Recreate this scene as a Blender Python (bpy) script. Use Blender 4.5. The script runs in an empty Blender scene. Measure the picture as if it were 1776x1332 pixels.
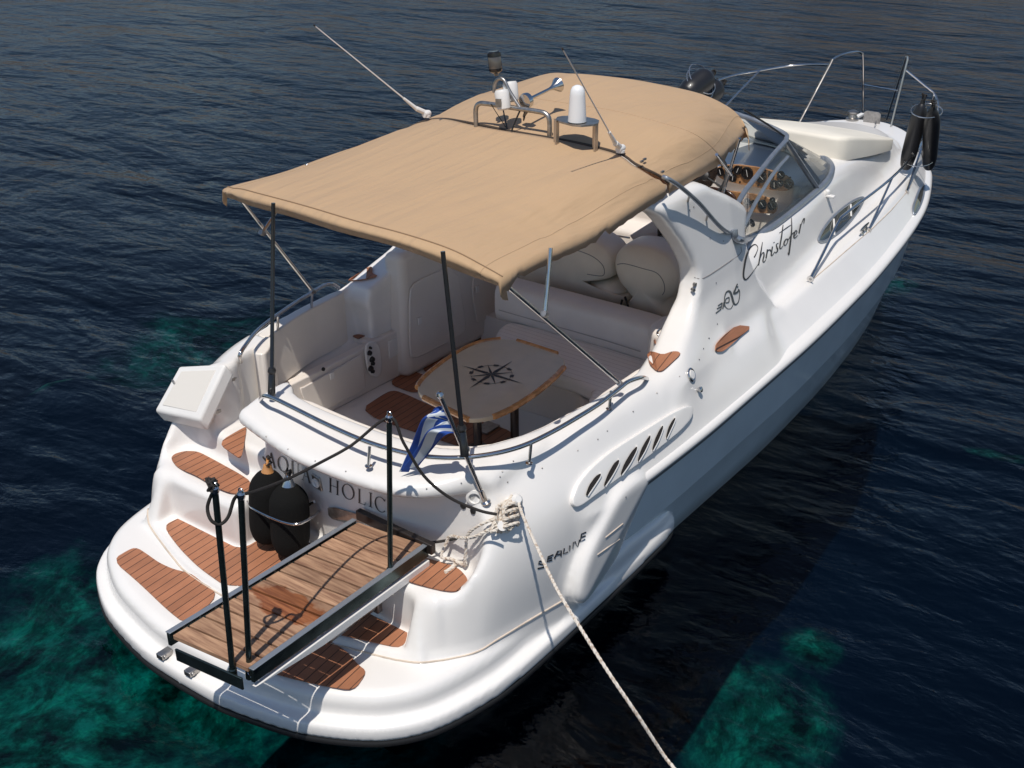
import bpy, bmesh, math, random
import numpy as np
from mathutils import Vector, Matrix
from mathutils.bvhtree import BVHTree

random.seed(7); rng = np.random.default_rng(7)
scene = bpy.context.scene
col = scene.collection

# ------------------------------------------------------------------ camera
# boat frame: x forward from the stern, y to port, z up, water at z = 0
FPX = 2040.95
PITCH, YAW, ROLL = map(math.radians, (26.483, 37.124, -0.692))
CAM = Vector((-3.062, -4.869, 4.881))
_cy, _sy, _cp, _sp = math.cos(YAW), math.sin(YAW), math.cos(PITCH), math.sin(PITCH)
FW = Vector((_cp*_cy, _cp*_sy, -_sp)); _rt = Vector((_sy, -_cy, 0)); _up = _rt.cross(FW)
RT = math.cos(ROLL)*_rt + math.sin(ROLL)*_up
UP = -math.sin(ROLL)*_rt + math.cos(ROLL)*_up
cd = bpy.data.cameras.new('camera'); cam = bpy.data.objects.new('camera', cd); col.objects.link(cam)
cam.matrix_world = Matrix(((RT.x, UP.x, -FW.x, CAM.x), (RT.y, UP.y, -FW.y, CAM.y), (RT.z, UP.z, -FW.z, CAM.z), (0, 0, 0, 1)))
cd.sensor_width = 36; cd.lens = FPX/1776*36; cd.clip_end = 3000; cd.clip_start = .05
scene.camera = cam

# ------------------------------------------------------------------ light
SUN = Vector((-.40, -.175, 1)).normalized()
elev = math.asin(SUN.z)
w = bpy.data.worlds.new('World'); scene.world = w; w.use_nodes = True
nt = w.node_tree; bg = nt.nodes['Background']
sky = nt.nodes.new('ShaderNodeTexSky'); sky.sky_type = 'NISHITA'; sky.sun_disc = False
sky.sun_elevation = elev; sky.sun_rotation = math.atan2(SUN.x, SUN.y)
sky.dust_density = .3; sky.ozone_density = 2.6; sky.air_density = 1.0; nt.links.new(sky.outputs[0], bg.inputs[0]); bg.inputs[1].default_value = .086
sd = bpy.data.lights.new('sun', 'SUN'); so = bpy.data.objects.new('sun', sd); col.objects.link(so)
sd.energy = 3.8; sd.angle = math.radians(.5); sd.color = (1, .945, .87)
so.rotation_euler = SUN.to_track_quat('Z', 'Y').to_euler()
scene.view_settings.view_transform = 'Standard'; scene.view_settings.look = 'None'
scene.view_settings.exposure = 0; scene.view_settings.gamma = 1
scene.cycles.max_bounces = 8; scene.cycles.transparent_max_bounces = 12
scene.cycles.caustics_reflective = False; scene.cycles.caustics_refractive = False

# ------------------------------------------------------------------ helpers
def ray(px, py):
    return FW + RT*((px-888)/FPX) - UP*((py-666)/FPX)
def at(px, py, x=None, y=None, z=None):
    "point of the boat seen at a photo pixel, lying in the given plane"
    r = ray(px, py); k, v = (0, x) if x is not None else (1, y) if y is not None else (2, z)
    return CAM + r*((v-CAM[k])/r[k])
def ats(pts, **k): return [at(a, b, **k) for a, b in pts]

def setp(o, label=None, cat=None, group=None, kind=None):
    for k, v in (('label', label), ('category', cat), ('group', group), ('kind', kind)):
        if v: o[k] = v
    return o
def empty(name, loc=(0, 0, 0), **k):
    o = bpy.data.objects.new(name, None); col.objects.link(o); o.location = loc; o.empty_display_size = .2
    return setp(o, **k)
def link(name, me, mat, parent=None, smooth=True, **k):
    if smooth: me.polygons.foreach_set('use_smooth', [True]*len(me.polygons))
    o = bpy.data.objects.new(name, me); col.objects.link(o)
    if mat is not None:
        for m in (mat if isinstance(mat, (list, tuple)) else [mat]): me.materials.append(m)
    if parent is not None:
        o.parent = parent
        base = Vector((0, 0, 0)); q = parent
        while q is not None: base += q.location; q = q.parent
        o.location = -base
    return setp(o, **k)
def from_np(name, v, f):
    me = bpy.data.meshes.new(name)
    me.from_pydata([tuple(map(float, a)) for a in v], [], [tuple(int(i) for i in q) for q in f]); me.update(); return me
def big_mesh(name, v, f):
    me = bpy.data.meshes.new(name); n = len(f)
    me.vertices.add(len(v)); me.vertices.foreach_set('co', v.astype(np.float32).ravel())
    me.loops.add(n*4); me.loops.foreach_set('vertex_index', f.astype(np.int32).ravel())
    me.polygons.add(n); me.polygons.foreach_set('loop_start', np.arange(0, n*4, 4, dtype=np.int32))
    me.polygons.foreach_set('loop_total', np.full(n, 4, np.int32)); me.update(calc_edges=True); me.validate(); return me

class B:
    "collects simple shapes into one mesh"
    def __init__(s): s.v = []; s.f = []
    def add(s, v, f):
        n = len(s.v); s.v += [tuple(a) for a in v]; s.f += [tuple(i+n for i in q) for q in f]; return s
    def tube(s, pts, r, n=10, closed=False, cap=True):
        P = [Vector(p) for p in pts]; m = len(P); rs = r if isinstance(r, (list, tuple)) else [r]*m
        T = []
        for i in range(m):
            a = P[(i-1) % m] if (closed or i > 0) else P[i]; b = P[(i+1) % m] if (closed or i < m-1) else P[i]
            T.append((b-a).normalized())
        u = T[0].orthogonal().normalized(); v = []
        for i in range(m):
            u = (u - T[i]*u.dot(T[i])); u = u.normalized() if u.length > 1e-6 else T[i].orthogonal().normalized()
            w_ = T[i].cross(u)
            for k in range(n):
                a = 2*math.pi*k/n; v.append(P[i] + (u*math.cos(a) + w_*math.sin(a))*rs[i])
        f = []
        for i in range(m if closed else m-1):
            j = (i+1) % m
            for k in range(n): f.append((i*n+k, i*n+(k+1) % n, j*n+(k+1) % n, j*n+k))
        if cap and not closed: f.append(tuple(range(n))[::-1]); f.append(tuple((m-1)*n+k for k in range(n)))
        return s.add(v, f)
    def box(s, c, size, rot=None):
        M = rot if rot is not None else Matrix.Identity(3); c = Vector(c)
        v = [c + M @ Vector((a*size[0]/2, b*size[1]/2, d*size[2]/2)) for a in (-1, 1) for b in (-1, 1) for d in (-1, 1)]
        return s.add(v, [(0, 1, 3, 2), (4, 6, 7, 5), (0, 4, 5, 1), (2, 3, 7, 6), (0, 2, 6, 4), (1, 5, 7, 3)])
    def lathe(s, prof, c, axis=(0, 0, 1), n=20):
        ax = Vector(axis).normalized(); u = ax.orthogonal().normalized(); w_ = ax.cross(u); c = Vector(c); v = []
        for (r, h) in prof:
            for k in range(n):
                a = 2*math.pi*k/n; v.append(c + ax*h + (u*math.cos(a)+w_*math.sin(a))*max(r, 1e-4))
        f = [(i*n+k, i*n+(k+1) % n, (i+1)*n+(k+1) % n, (i+1)*n+k) for i in range(len(prof)-1) for k in range(n)]
        f.append(tuple(range(n))[::-1]); f.append(tuple((len(prof)-1)*n+k for k in range(n)))
        return s.add(v, f)
    def prism(s, pts, d):
        "polygon (any plane) extruded by vector d"
        P = [Vector(p) for p in pts]; d = Vector(d); n = len(P)
        nrm = sum((P[i].cross(P[(i+1) % n]) for i in range(n)), Vector())
        if nrm.dot(d) < 0: P = P[::-1]
        return s.add(P + [p+d for p in P], [tuple(range(n))[::-1], tuple(range(n, 2*n))] + [(i, (i+1) % n, n+(i+1) % n, n+i) for i in range(n)])
    def mesh(s, name='m'):
        me = bpy.data.meshes.new(name); me.from_pydata([tuple(a) for a in s.v], [], s.f); me.update(); return me
    def build(s, name, mat, parent=None, smooth=True, bevel=0, seg=2, sub=0, angle=35, **k):
        o = link(name, s.mesh(name), mat, parent, smooth=False, **k)
        if bevel:
            m = o.modifiers.new('b', 'BEVEL'); m.width = bevel; m.segments = seg; m.limit_method = 'ANGLE'; m.angle_limit = math.radians(30)
        if sub:
            m = o.modifiers.new('s', 'SUBSURF'); m.levels = sub; m.render_levels = sub
        if smooth: smooth_by_angle(o, angle)
        return o
def smooth_by_angle(o, deg):
    me = o.data; bm = bmesh.new(); bm.from_mesh(me); c = math.radians(deg)
    for f in bm.faces: f.smooth = True
    for e in bm.edges:
        if len(e.link_faces) == 2 and e.calc_face_angle(0) > c: e.smooth = False
    bm.to_mesh(me); bm.free()

def spline(pts, n=8, closed=False):
    "Catmull-Rom through points"
    P = [np.array(p, float) for p in pts]; m = len(P); out = []
    for i in range(m if closed else m-1):
        if closed: a, b, c, d = P[(i-1) % m], P[i], P[(i+1) % m], P[(i+2) % m]
        else: a, b, c, d = P[max(i-1, 0)], P[i], P[i+1], P[min(i+2, m-1)]
        for k in range(n):
            t = k/n
            out.append(.5*((2*b)+(-a+c)*t+(2*a-5*b+4*c-d)*t*t+(-a+3*b-3*c+d)*t**3))
    if not closed: out.append(P[-1])
    return out
def sp3(pts, n=8, closed=False): return [Vector(map(float, p)) for p in spline([tuple(q) for q in pts], n, closed)]
def cub(xs, ys):
    "smooth monotone-ish interpolant"
    xs = np.array(xs, float); ys = np.array(ys, float)
    h = np.diff(xs); d = np.diff(ys)/h; m = np.zeros(len(xs)); m[0] = d[0]; m[-1] = d[-1]
    for i in range(1, len(xs)-1):
        if d[i-1]*d[i] > 0:
            w1 = 2*h[i]+h[i-1]; w2 = h[i]+2*h[i-1]; m[i] = (w1+w2)/(w1/d[i-1]+w2/d[i])
    def f(x):
        x = np.asarray(x, float); xc = np.clip(x, xs[0], xs[-1]); i = np.clip(np.searchsorted(xs, xc)-1, 0, len(xs)-2)
        t = (xc-xs[i])/h[i]
        return ((1+2*t)*(1-t)**2*ys[i] + t*(1-t)**2*h[i]*m[i] + t*t*(3-2*t)*ys[i+1] + t*t*(t-1)*h[i]*m[i+1])
    return f

# ------------------------------------------------------------------ materials
def newmat(name):
    m = bpy.data.materials.new(name); m.use_nodes = True; return m, m.node_tree, m.node_tree.nodes['Principled BSDF']
def simple(name, c, rough=.5, metal=0, coat=0, bump=0, bscale=40, var=0, vscale=3, spec=.5, tint=None):
    m, nt, p = newmat(name); N = nt.nodes; L = nt.links
    p.inputs['Base Color'].default_value = (*c, 1); p.inputs['Roughness'].default_value = rough; p.inputs['Metallic'].default_value = metal
    p.inputs['Coat Weight'].default_value = coat; p.inputs['Coat Roughness'].default_value = .06; p.inputs['Specular IOR Level'].default_value = spec
    g = N.new('ShaderNodeNewGeometry')
    if var:
        n = N.new('ShaderNodeTexNoise'); n.inputs['Scale'].default_value = vscale; n.inputs['Detail'].default_value = 7; L.new(g.outputs['Position'], n.inputs['Vector'])
        r = N.new('ShaderNodeMapRange'); r.inputs[1].default_value = .3; r.inputs[2].default_value = .7; L.new(n.outputs[0], r.inputs[0])
        mx = N.new('ShaderNodeMix'); mx.data_type = 'RGBA'; mx.inputs[6].default_value = (*[a*(1-var) for a in c], 1)
        t = tint or c; mx.inputs[7].default_value = (*[min(1, a*(1+var*.6)) for a in t], 1); L.new(r.outputs[0], mx.inputs[0]); L.new(mx.outputs[2], p.inputs['Base Color'])
        r2 = N.new('ShaderNodeMapRange'); r2.inputs[3].default_value = rough*.85; r2.inputs[4].default_value = min(1, rough*1.3); L.new(n.outputs[0], r2.inputs[0]); L.new(r2.outputs[0], p.inputs['Roughness'])
    if bump:
        n = N.new('ShaderNodeTexNoise'); n.inputs['Scale'].default_value = bscale; n.inputs['Detail'].default_value = 5; L.new(g.outputs['Position'], n.inputs['Vector'])
        b = N.new('ShaderNodeBump'); b.inputs['Strength'].default_value = bump; b.inputs['Distance'].default_value = .01; L.new(n.outputs[0], b.inputs['Height']); L.new(b.outputs[0], p.inputs['Normal'])
    return m
gel = simple('gelcoat', (.80, .775, .745), .22, coat=.35, var=.035, vscale=1.7, bump=.02, bscale=3)
hullm = simple('hull_gelcoat', (.80, .85, .86), .2, coat=.5, var=.06, vscale=2.2)
chrome = simple('stainless', (.62, .61, .6), .16, 1, var=.1, vscale=20)
satin = simple('satin_steel', (.66, .65, .62), .3, .9)
dullsteel = simple('dull_stainless', (.42, .4, .38), .36, 1, var=.25, vscale=30)
alu = simple('anodised_frame', (.36, .39, .43), .32, .7, var=.12, vscale=15)
blackm = simple('black_rubber', (.012, .012, .013), .5)
blackg = simple('black_gloss', (.012, .012, .014), .22, coat=.3)
plastic = simple('white_plastic', (.78, .76, .73), .35, var=.04)
vinyl = simple('cream_vinyl', (.84, .745, .61), .42, coat=.1, var=.05, vscale=6, bump=.1, bscale=14)
vinylw = simple('white_vinyl', (.80, .74, .67), .42, coat=.1, var=.05, vscale=5, bump=.12, bscale=10)
padm = simple('sunpad_vinyl', (.76, .71, .61), .55, var=.05, vscale=3, bump=.12, bscale=9)
liner = simple('cockpit_liner', (.76, .70, .64), .35, var=.05, vscale=3)
burr = simple('burr_walnut', (.42, .22, .10), .25, coat=.6, var=.45, vscale=22)
varn = simple('varnished_teak', (.62, .29, .10), .25, coat=.6, var=.3, vscale=14)
fleece = simple('black_fleece', (.008, .008, .008), .95, bump=.6, bscale=160, spec=.15)
ropew = None
ink = simple('black_lettering', (.03, .03, .032), .4)
silver = simple('silver_lettering', (.25, .27, .3), .25, .9)
dirty = simple('sealant', (.62, .52, .42), .7, var=.2, vscale=12)
slot_dark = simple('dark_recess', (.02, .016, .014), .8)  # even near-black for the pads that stand for the vent slots

def planks(name, ang, base=(.33, .145, .075), pitch=.0655, seam=.085, dark=(.05, .022, .014), grain=1.3, rough=.55):
    "synthetic teak: boards along x turned by ang, dark caulk seams"
    m, nt, p = newmat(name); N = nt.nodes; L = nt.links
    g = N.new('ShaderNodeNewGeometry'); r = N.new('ShaderNodeVectorRotate'); r.rotation_type = 'Z_AXIS'; r.inputs['Angle'].default_value = -math.radians(ang)
    L.new(g.outputs['Position'], r.inputs['Vector']); sx = N.new('ShaderNodeSeparateXYZ'); L.new(r.outputs[0], sx.inputs[0])
    dv = N.new('ShaderNodeMath'); dv.operation = 'DIVIDE'; dv.inputs[1].default_value = pitch; L.new(sx.outputs[1], dv.inputs[0])
    fr = N.new('ShaderNodeMath'); fr.operation = 'FRACT'; L.new(dv.outputs[0], fr.inputs[0])
    lt = N.new('ShaderNodeMath'); lt.operation = 'LESS_THAN'; lt.inputs[1].default_value = seam; L.new(fr.outputs[0], lt.inputs[0])
    fl = N.new('ShaderNodeMath'); fl.operation = 'FLOOR'; L.new(dv.outputs[0], fl.inputs[0])
    wn = N.new('ShaderNodeTexWhiteNoise'); wn.noise_dimensions = '1D'; L.new(fl.outputs[0], wn.inputs['W'])
    mp = N.new('ShaderNodeMapping'); mp.inputs['Scale'].default_value = (4, 90, 4); L.new(r.outputs[0], mp.inputs[0])
    n = N.new('ShaderNodeTexNoise'); n.inputs['Scale'].default_value = 2; n.inputs['Detail'].default_value = 6; L.new(mp.outputs[0], n.inputs['Vector'])
    n2 = N.new('ShaderNodeTexNoise'); n2.inputs['Scale'].default_value = 5; n2.inputs['Detail'].default_value = 4; L.new(g.outputs['Position'], n2.inputs['Vector'])
    a = N.new('ShaderNodeMath'); a.operation = 'MULTIPLY_ADD'; L.new(n.outputs[0], a.inputs[0]); a.inputs[1].default_value = .38*grain
    b = N.new('ShaderNodeMath'); b.operation = 'MULTIPLY_ADD'; L.new(wn.outputs[0], b.inputs[0]); b.inputs[1].default_value = .12*grain; b.inputs[2].default_value = 1.0-.45*grain; L.new(b.outputs[0], a.inputs[2])
    c2 = N.new('ShaderNodeMath'); c2.operation = 'MULTIPLY_ADD'; L.new(n2.outputs[0], c2.inputs[0]); c2.inputs[1].default_value = .4*grain; L.new(a.outputs[0], c2.inputs[2])
    vm = N.new('ShaderNodeVectorMath'); vm.operation = 'SCALE'; vm.inputs[0].default_value = base; L.new(c2.outputs[0], vm.inputs['Scale'])
    mx = N.new('ShaderNodeMix'); mx.data_type = 'RGBA'; L.new(lt.outputs[0], mx.inputs[0]); L.new(vm.outputs[0], mx.inputs[6]); mx.inputs[7].default_value = (*dark, 1)
    L.new(mx.outputs[2], p.inputs['Base Color']); p.inputs['Roughness'].default_value = rough
    bp = N.new('ShaderNodeBump'); bp.inputs['Strength'].default_value = .4; bp.inputs['Distance'].default_value = .004
    iv = N.new('ShaderNodeMath'); iv.operation = 'SUBTRACT'; iv.inputs[0].default_value = 1; L.new(lt.outputs[0], iv.inputs[1]); L.new(iv.outputs[0], bp.inputs['Height']); L.new(bp.outputs[0], p.inputs['Normal'])
    return m
teak0 = planks('synthetic_teak', 3.5)
teakf = planks('synthetic_teak_sole', 2.0, base=(.30, .12, .06))

# ------------------------------------------------------------------ water, sea bed, unseen added coast
def fabric(name, c):
    m, nt, p = newmat(name); N = nt.nodes; L = nt.links; g = N.new('ShaderNodeNewGeometry')
    n = N.new('ShaderNodeTexNoise'); n.inputs['Scale'].default_value = 1.3; n.inputs['Detail'].default_value = 6; L.new(g.outputs['Position'], n.inputs['Vector'])
    mx = N.new('ShaderNodeMix'); mx.data_type = 'RGBA'; mx.inputs[6].default_value = (*[a*.9 for a in c], 1); mx.inputs[7].default_value = (c[0]*1.06, c[1]*1.03, c[2]*.98, 1)
    L.new(n.outputs[0], mx.inputs[0]); L.new(mx.outputs[2], p.inputs['Base Color']); p.inputs['Roughness'].default_value = .85; p.inputs['Sheen Weight'].default_value = .15
    mp = N.new('ShaderNodeMapping'); mp.inputs['Rotation'].default_value = (0, 0, .25); mp.inputs['Scale'].default_value = (.9, 5.5, 1); L.new(g.outputs['Position'], mp.inputs[0])
    w1 = N.new('ShaderNodeTexNoise'); w1.inputs['Scale'].default_value = 1.6; w1.inputs['Detail'].default_value = 3; L.new(mp.outputs[0], w1.inputs['Vector'])
    w2 = N.new('ShaderNodeTexNoise'); w2.inputs['Scale'].default_value = 420; L.new(g.outputs['Position'], w2.inputs['Vector'])
    b1 = N.new('ShaderNodeBump'); b1.inputs['Strength'].default_value = .5; b1.inputs['Distance'].default_value = .06; L.new(w1.outputs[0], b1.inputs['Height'])
    b2 = N.new('ShaderNodeBump'); b2.inputs['Strength'].default_value = .25; b2.inputs['Distance'].default_value = .002; L.new(w2.outputs[0], b2.inputs['Height']); L.new(b1.outputs[0], b2.inputs['Normal'])
    L.new(b2.outputs[0], p.inputs['Normal'])
    # cloth lets a little light through
    t = N.new('ShaderNodeBsdfTranslucent'); t.inputs[0].default_value = (c[0]*.95, c[1]*.8, c[2]*.72, 1); ms = N.new('ShaderNodeMixShader'); ms.inputs[0].default_value = .30
    L.new(p.outputs[0], ms.inputs[1]); L.new(t.outputs[0], ms.inputs[2]); L.new(ms.outputs[0], N['Material Output'].inputs[0])
    return m
tan = fabric('tan_canvas', (.665, .47, .285))

def water_mat():
    m = bpy.data.materials.new('sea_water'); m.use_nodes = True; nt = m.node_tree; N = nt.nodes; L = nt.links; N.remove(N['Principled BSDF'])
    g = N.new('ShaderNodeNewGeometry')
    def noise(scale, detail, rot, sc, dist=.0, off=0):
        mp = N.new('ShaderNodeMapping'); mp.inputs['Rotation'].default_value = (0, 0, rot); mp.inputs['Scale'].default_value = (*sc, 1); mp.inputs['Location'].default_value = (off, off*.7, 0)
        L.new(g.outputs['Position'], mp.inputs[0]); n = N.new('ShaderNodeTexNoise'); n.inputs['Scale'].default_value = scale; n.inputs['Detail'].default_value = detail
        n.inputs['Distortion'].default_value = dist; L.new(mp.outputs[0], n.inputs['Vector']); return n
    # wave crests lie across the view, stretched sideways
    ang = -YAW
    big = noise(.55, 4, ang, (1.0, .42), .6)
    mid = noise(2.6, 5, ang+.12, (1.0, .45), .4, 3)
    small = noise(9.5, 4, ang-.2, (1.0, .6), .2, 7)
    calm = noise(.16, 2, 0, (1, 1), 0, 11)
    last = None
    for n, st, d in ((big, 1.0, .20), (mid, 1.0, .062), (small, .9, .013)):
        b = N.new('ShaderNodeBump'); b.inputs['Strength'].default_value = st; b.inputs['Distance'].default_value = d; L.new(n.outputs[0], b.inputs['Height'])
        if last: L.new(last.outputs[0], b.inputs['Normal'])
        last = b
    fr = N.new('ShaderNodeFresnel'); fr.inputs[0].default_value = 1.33; L.new(last.outputs[0], fr.inputs['Normal'])
    gl = N.new('ShaderNodeBsdfGlossy'); gl.inputs['Roughness'].default_value = .035; L.new(last.outputs[0], gl.inputs['Normal'])
    tr = N.new('ShaderNodeBsdfTransparent'); tr.inputs[0].default_value = (.75, .93, .93, 1)
    mx = N.new('ShaderNodeMixShader'); L.new(fr.outputs[0], mx.inputs[0]); L.new(tr.outputs[0], mx.inputs[1]); L.new(gl.outputs[0], mx.inputs[2])
    L.new(mx.outputs[0], N['Material Output'].inputs['Surface'])
    va = N.new('ShaderNodeVolumeAbsorption'); va.inputs[0].default_value = (.05, .74, .76, 1); va.inputs[1].default_value = .70
    L.new(va.outputs[0], N['Material Output'].inputs['Volume'])
    return m
def bed_mat():
    m, nt, p = newmat('sea_bed'); N = nt.nodes; L = nt.links; g = N.new('ShaderNodeNewGeometry')
    n = N.new('ShaderNodeTexNoise'); n.inputs['Scale'].default_value = 1.9; n.inputs['Detail'].default_value = 10; n.inputs['Roughness'].default_value = .72; n.inputs['Distortion'].default_value = .25; L.new(g.outputs['Position'], n.inputs['Vector'])
    r = N.new('ShaderNodeValToRGB'); r.color_ramp.elements[0].position = .40; r.color_ramp.elements[0].color = (.008, .016, .014, 1)
    r.color_ramp.elements[1].position = .66; r.color_ramp.elements[1].color = (.50, .52, .40, 1)
    e = r.color_ramp.elements.new(.50); e.color = (.085, .13, .10, 1); L.new(n.outputs[0], r.inputs[0])
    # pale rock patches; sea grass between painted navy for deep water's scattered light
    d = None
    sx = N.new('ShaderNodeMapping'); L.new(g.outputs['Position'], sx.inputs[0])
    wn = N.new('ShaderNodeTexNoise'); wn.inputs['Scale'].default_value = .9; wn.inputs['Detail'].default_value = 9; wn.inputs['Roughness'].default_value = .65; L.new(g.outputs['Position'], wn.inputs['Vector'])
    for (px, py, rx, ry) in MOUNDS:
        c = at(px, py, z=BEDZ)
        a = N.new('ShaderNodeVectorMath'); a.operation = 'SUBTRACT'; a.inputs[1].default_value = c; L.new(g.outputs['Position'], a.inputs[0])
        b = N.new('ShaderNodeVectorMath'); b.operation = 'MULTIPLY'; b.inputs[1].default_value = (1/rx, 1/ry, 0); L.new(a.outputs[0], b.inputs[0])
        l = N.new('ShaderNodeVectorMath'); l.operation = 'LENGTH'; L.new(b.outputs[0], l.inputs[0])
        if d is None: d = l.outputs['Value']
        else:
            q = N.new('ShaderNodeMath'); q.operation = 'MINIMUM'; L.new(d, q.inputs[0]); L.new(l.outputs['Value'], q.inputs[1]); d = q.outputs[0]
    s1 = N.new('ShaderNodeMath'); s1.operation = 'MULTIPLY_ADD'; L.new(wn.outputs[0], s1.inputs[0]); s1.inputs[1].default_value = 1.9; L.new(d, s1.inputs[2])
    r2 = N.new('ShaderNodeMapRange'); r2.interpolation_type = 'SMOOTHSTEP'; r2.inputs[1].default_value = 1.25; r2.inputs[2].default_value = 2.25; r2.inputs[3].default_value = 1; r2.inputs[4].default_value = 0; L.new(s1.outputs[0], r2.inputs[0])
    mx = N.new('ShaderNodeMix'); mx.data_type = 'RGBA'; mx.inputs[6].default_value = (.003, .013, .038, 1); L.new(r2.outputs[0], mx.inputs[0])
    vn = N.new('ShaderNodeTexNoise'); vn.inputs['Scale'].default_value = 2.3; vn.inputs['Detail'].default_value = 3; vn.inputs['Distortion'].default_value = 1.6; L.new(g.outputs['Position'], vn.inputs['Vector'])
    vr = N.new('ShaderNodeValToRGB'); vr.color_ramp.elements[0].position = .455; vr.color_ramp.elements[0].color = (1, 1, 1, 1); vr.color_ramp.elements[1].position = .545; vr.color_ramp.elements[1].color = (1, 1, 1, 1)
    e2 = vr.color_ramp.elements.new(.5); e2.color = (1.35, 1.35, 1.2, 1); L.new(vn.outputs[0], vr.inputs[0])  # thin bright lines: caustic sunlight painted into the rock colour
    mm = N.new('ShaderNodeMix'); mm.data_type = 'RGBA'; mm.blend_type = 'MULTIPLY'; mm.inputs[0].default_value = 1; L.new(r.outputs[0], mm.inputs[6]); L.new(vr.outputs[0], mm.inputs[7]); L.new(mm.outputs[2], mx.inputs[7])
    L.new(mx.outputs[2], p.inputs['Base Color']); p.inputs['Roughness'].default_value = .9; p.inputs['Specular IOR Level'].default_value = 0
    return m
def build_sea():
    # closed body of water: top at 0, far below the bed; box of 900 m
    wb = B(); wb.box((0, 0, -15), (900, 900, 30)); wb.build('water', water_mat(), smooth=False, kind='structure')
    # bed: shallow rocks astern and to port, deep elsewhere by navy colour alone
    nx = 200; xs = np.linspace(-20, 60, nx); ys = np.linspace(-30, 50, nx); X, Y = np.meshgrid(xs, ys, indexing='ij')
    Z = BEDZ + 0*X
    for k in range(30):
        fx, fy, ph = rng.uniform(-2.6, 2.6), rng.uniform(-2.6, 2.6), rng.uniform(0, 6.3); Z += .05*np.sin(fx*X+fy*Y+ph)
    v = np.stack([X, Y, Z], -1).reshape(-1, 3); i, j = np.meshgrid(range(nx-1), range(nx-1), indexing='ij'); a = (i*nx+j).ravel()
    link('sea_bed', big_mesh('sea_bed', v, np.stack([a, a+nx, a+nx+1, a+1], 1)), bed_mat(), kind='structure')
    db = B(); db.box((0, 0, BEDZ-1.2), (880, 880, .5)); db.build('deep_sea_floor', simple('deep_water_scatter', (.003, .013, .038), .9), smooth=False, kind='structure')  # navy base colour stands for light scattered by deep water
    # unseen coast added ahead; height and colour set for its reflection in the ripples
    hm = simple('added_hillside', (.085, .078, .07), .95, var=.5, vscale=.15)
    n = 120; V = []; Fc = []
    for i in range(n):
        t = i/(n-1); a = math.radians(-5+ t*78); R_ = 95+12*math.sin(t*9)+6*math.sin(t*31)
        for k in range(9):
            h = (k/8)**1.2*(10+9*max(0, 1-t*1.4)+3*math.sin(t*7+1)+2*math.sin(t*23)+1*math.sin(t*57+k)); rr = R_+k*6+2*math.sin(t*40+k*2)
            V.append((CAM.x+rr*math.cos(a), CAM.y+rr*math.sin(a), h-.5))
    for i in range(n-1):
        for k in range(8): Fc.append((i*9+k, (i+1)*9+k, (i+1)*9+k+1, i*9+k+1))
    link('added_hills', from_np('added_hills', V, Fc), hm, kind='structure')
BEDZ = -3.2
MOUNDS = [(60, 1290, 2.6, 2.0), (330, 1200, 1.7, 1.4), (60, 1080, 1.3, .9), (330, 590, 1.7, .9), (85, 690, .45, .35), (1290, 1270, .85, .7), (1400, 1160, .35, .3), (1560, 515, .6, .25), (1745, 810, .25, .5), (620, 1330, 1.1, .7)]
build_sea()

# ------------------------------------------------------------------ deck moulding as one smooth implicit solid
V_ = .02
gx = np.arange(-.1, 10.92, V_, dtype=np.float32); gy = np.arange(-1.84, 1.86, V_, dtype=np.float32); gz = np.arange(.10, 2.80, V_, dtype=np.float32)
def poly_sd(P, A, Bc):
    "signed distance to closed polygon P on grid A x Bc"
    X, Y = np.meshgrid(A, Bc, indexing='ij'); d = np.full(X.shape, 1e9, np.float32); ins = np.zeros(X.shape, bool); n = len(P)
    for i in range(n):
        ax, ay = P[i]; bx, by = P[(i+1) % n]; ex, ey = bx-ax, by-ay; L2 = ex*ex+ey*ey
        if L2 < 1e-12: continue
        t = np.clip(((X-ax)*ex+(Y-ay)*ey)/L2, 0, 1); d = np.minimum(d, (X-ax-t*ex)**2+(Y-ay-t*ey)**2)
        if ay != by: ins ^= ((ay > Y) != (by > Y)) & (X < (bx-ax)*(Y-ay)/(by-ay)+ax)
    d = np.sqrt(d); return np.where(ins, -d, d).astype(np.float32)
def sym(half, n=6, closed_front=True):
    "half outline (x,b) from stern centre to bow centre -> full smooth polygon"
    s = [tuple(p) for p in spline(half, n)]
    return s + [(x, -b) for x, b in s[::-1] if abs(b) > 1e-6]
def smax(a, b, k):
    h = np.maximum(k-np.abs(a-b), 0)/k; return np.maximum(a, b)+h*h*k*.25
def smin(a, b, k):
    h = np.maximum(k-np.abs(a-b), 0)/k; return np.minimum(a, b)-h*h*k*.25
X3 = gx[:, None, None]; Y3 = gy[None, :, None]; Z3 = gz[None, None, :]; AY = np.abs(Y3)
Rb = cub([0, 1.9, 2.6, 3.6, 4.7, 6.2, 7.2, 8.4, 9.2, 9.8, 10.3, 10.6], [1.6, 1.60, 1.63, 1.66, 1.66, 1.60, 1.51, 1.34, 1.13, .90, .60, .2])
Zr = cub([0, 2.6, 5, 6.3, 8.5, 9.5, 10.7], [.95, .965, 1.03, 1.06, 1.12, 1.17, 1.26])
RH = [(1.9, 1.6), (2.6, 1.63), (3.6, 1.66), (4.7, 1.66), (6.2, 1.60), (7.2, 1.51), (8.4, 1.34), (9.2, 1.13), (9.8, .90), (10.3, .60), (10.58, .26), (10.66, 0)]
BOW = RH[1:]
def level(aft, b24, b34): return sym([(aft[0][0], 0)] + aft + [(2.4, b24), (3.4, b34)] + [(4.7, b34+.0), (6.2, b34-.07), (7.2, b34-.17), (8.4, b34-.37), (9.2, b34-.58), (9.8, b34-.81), (10.3, .35), (10.4, 0)])
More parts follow.
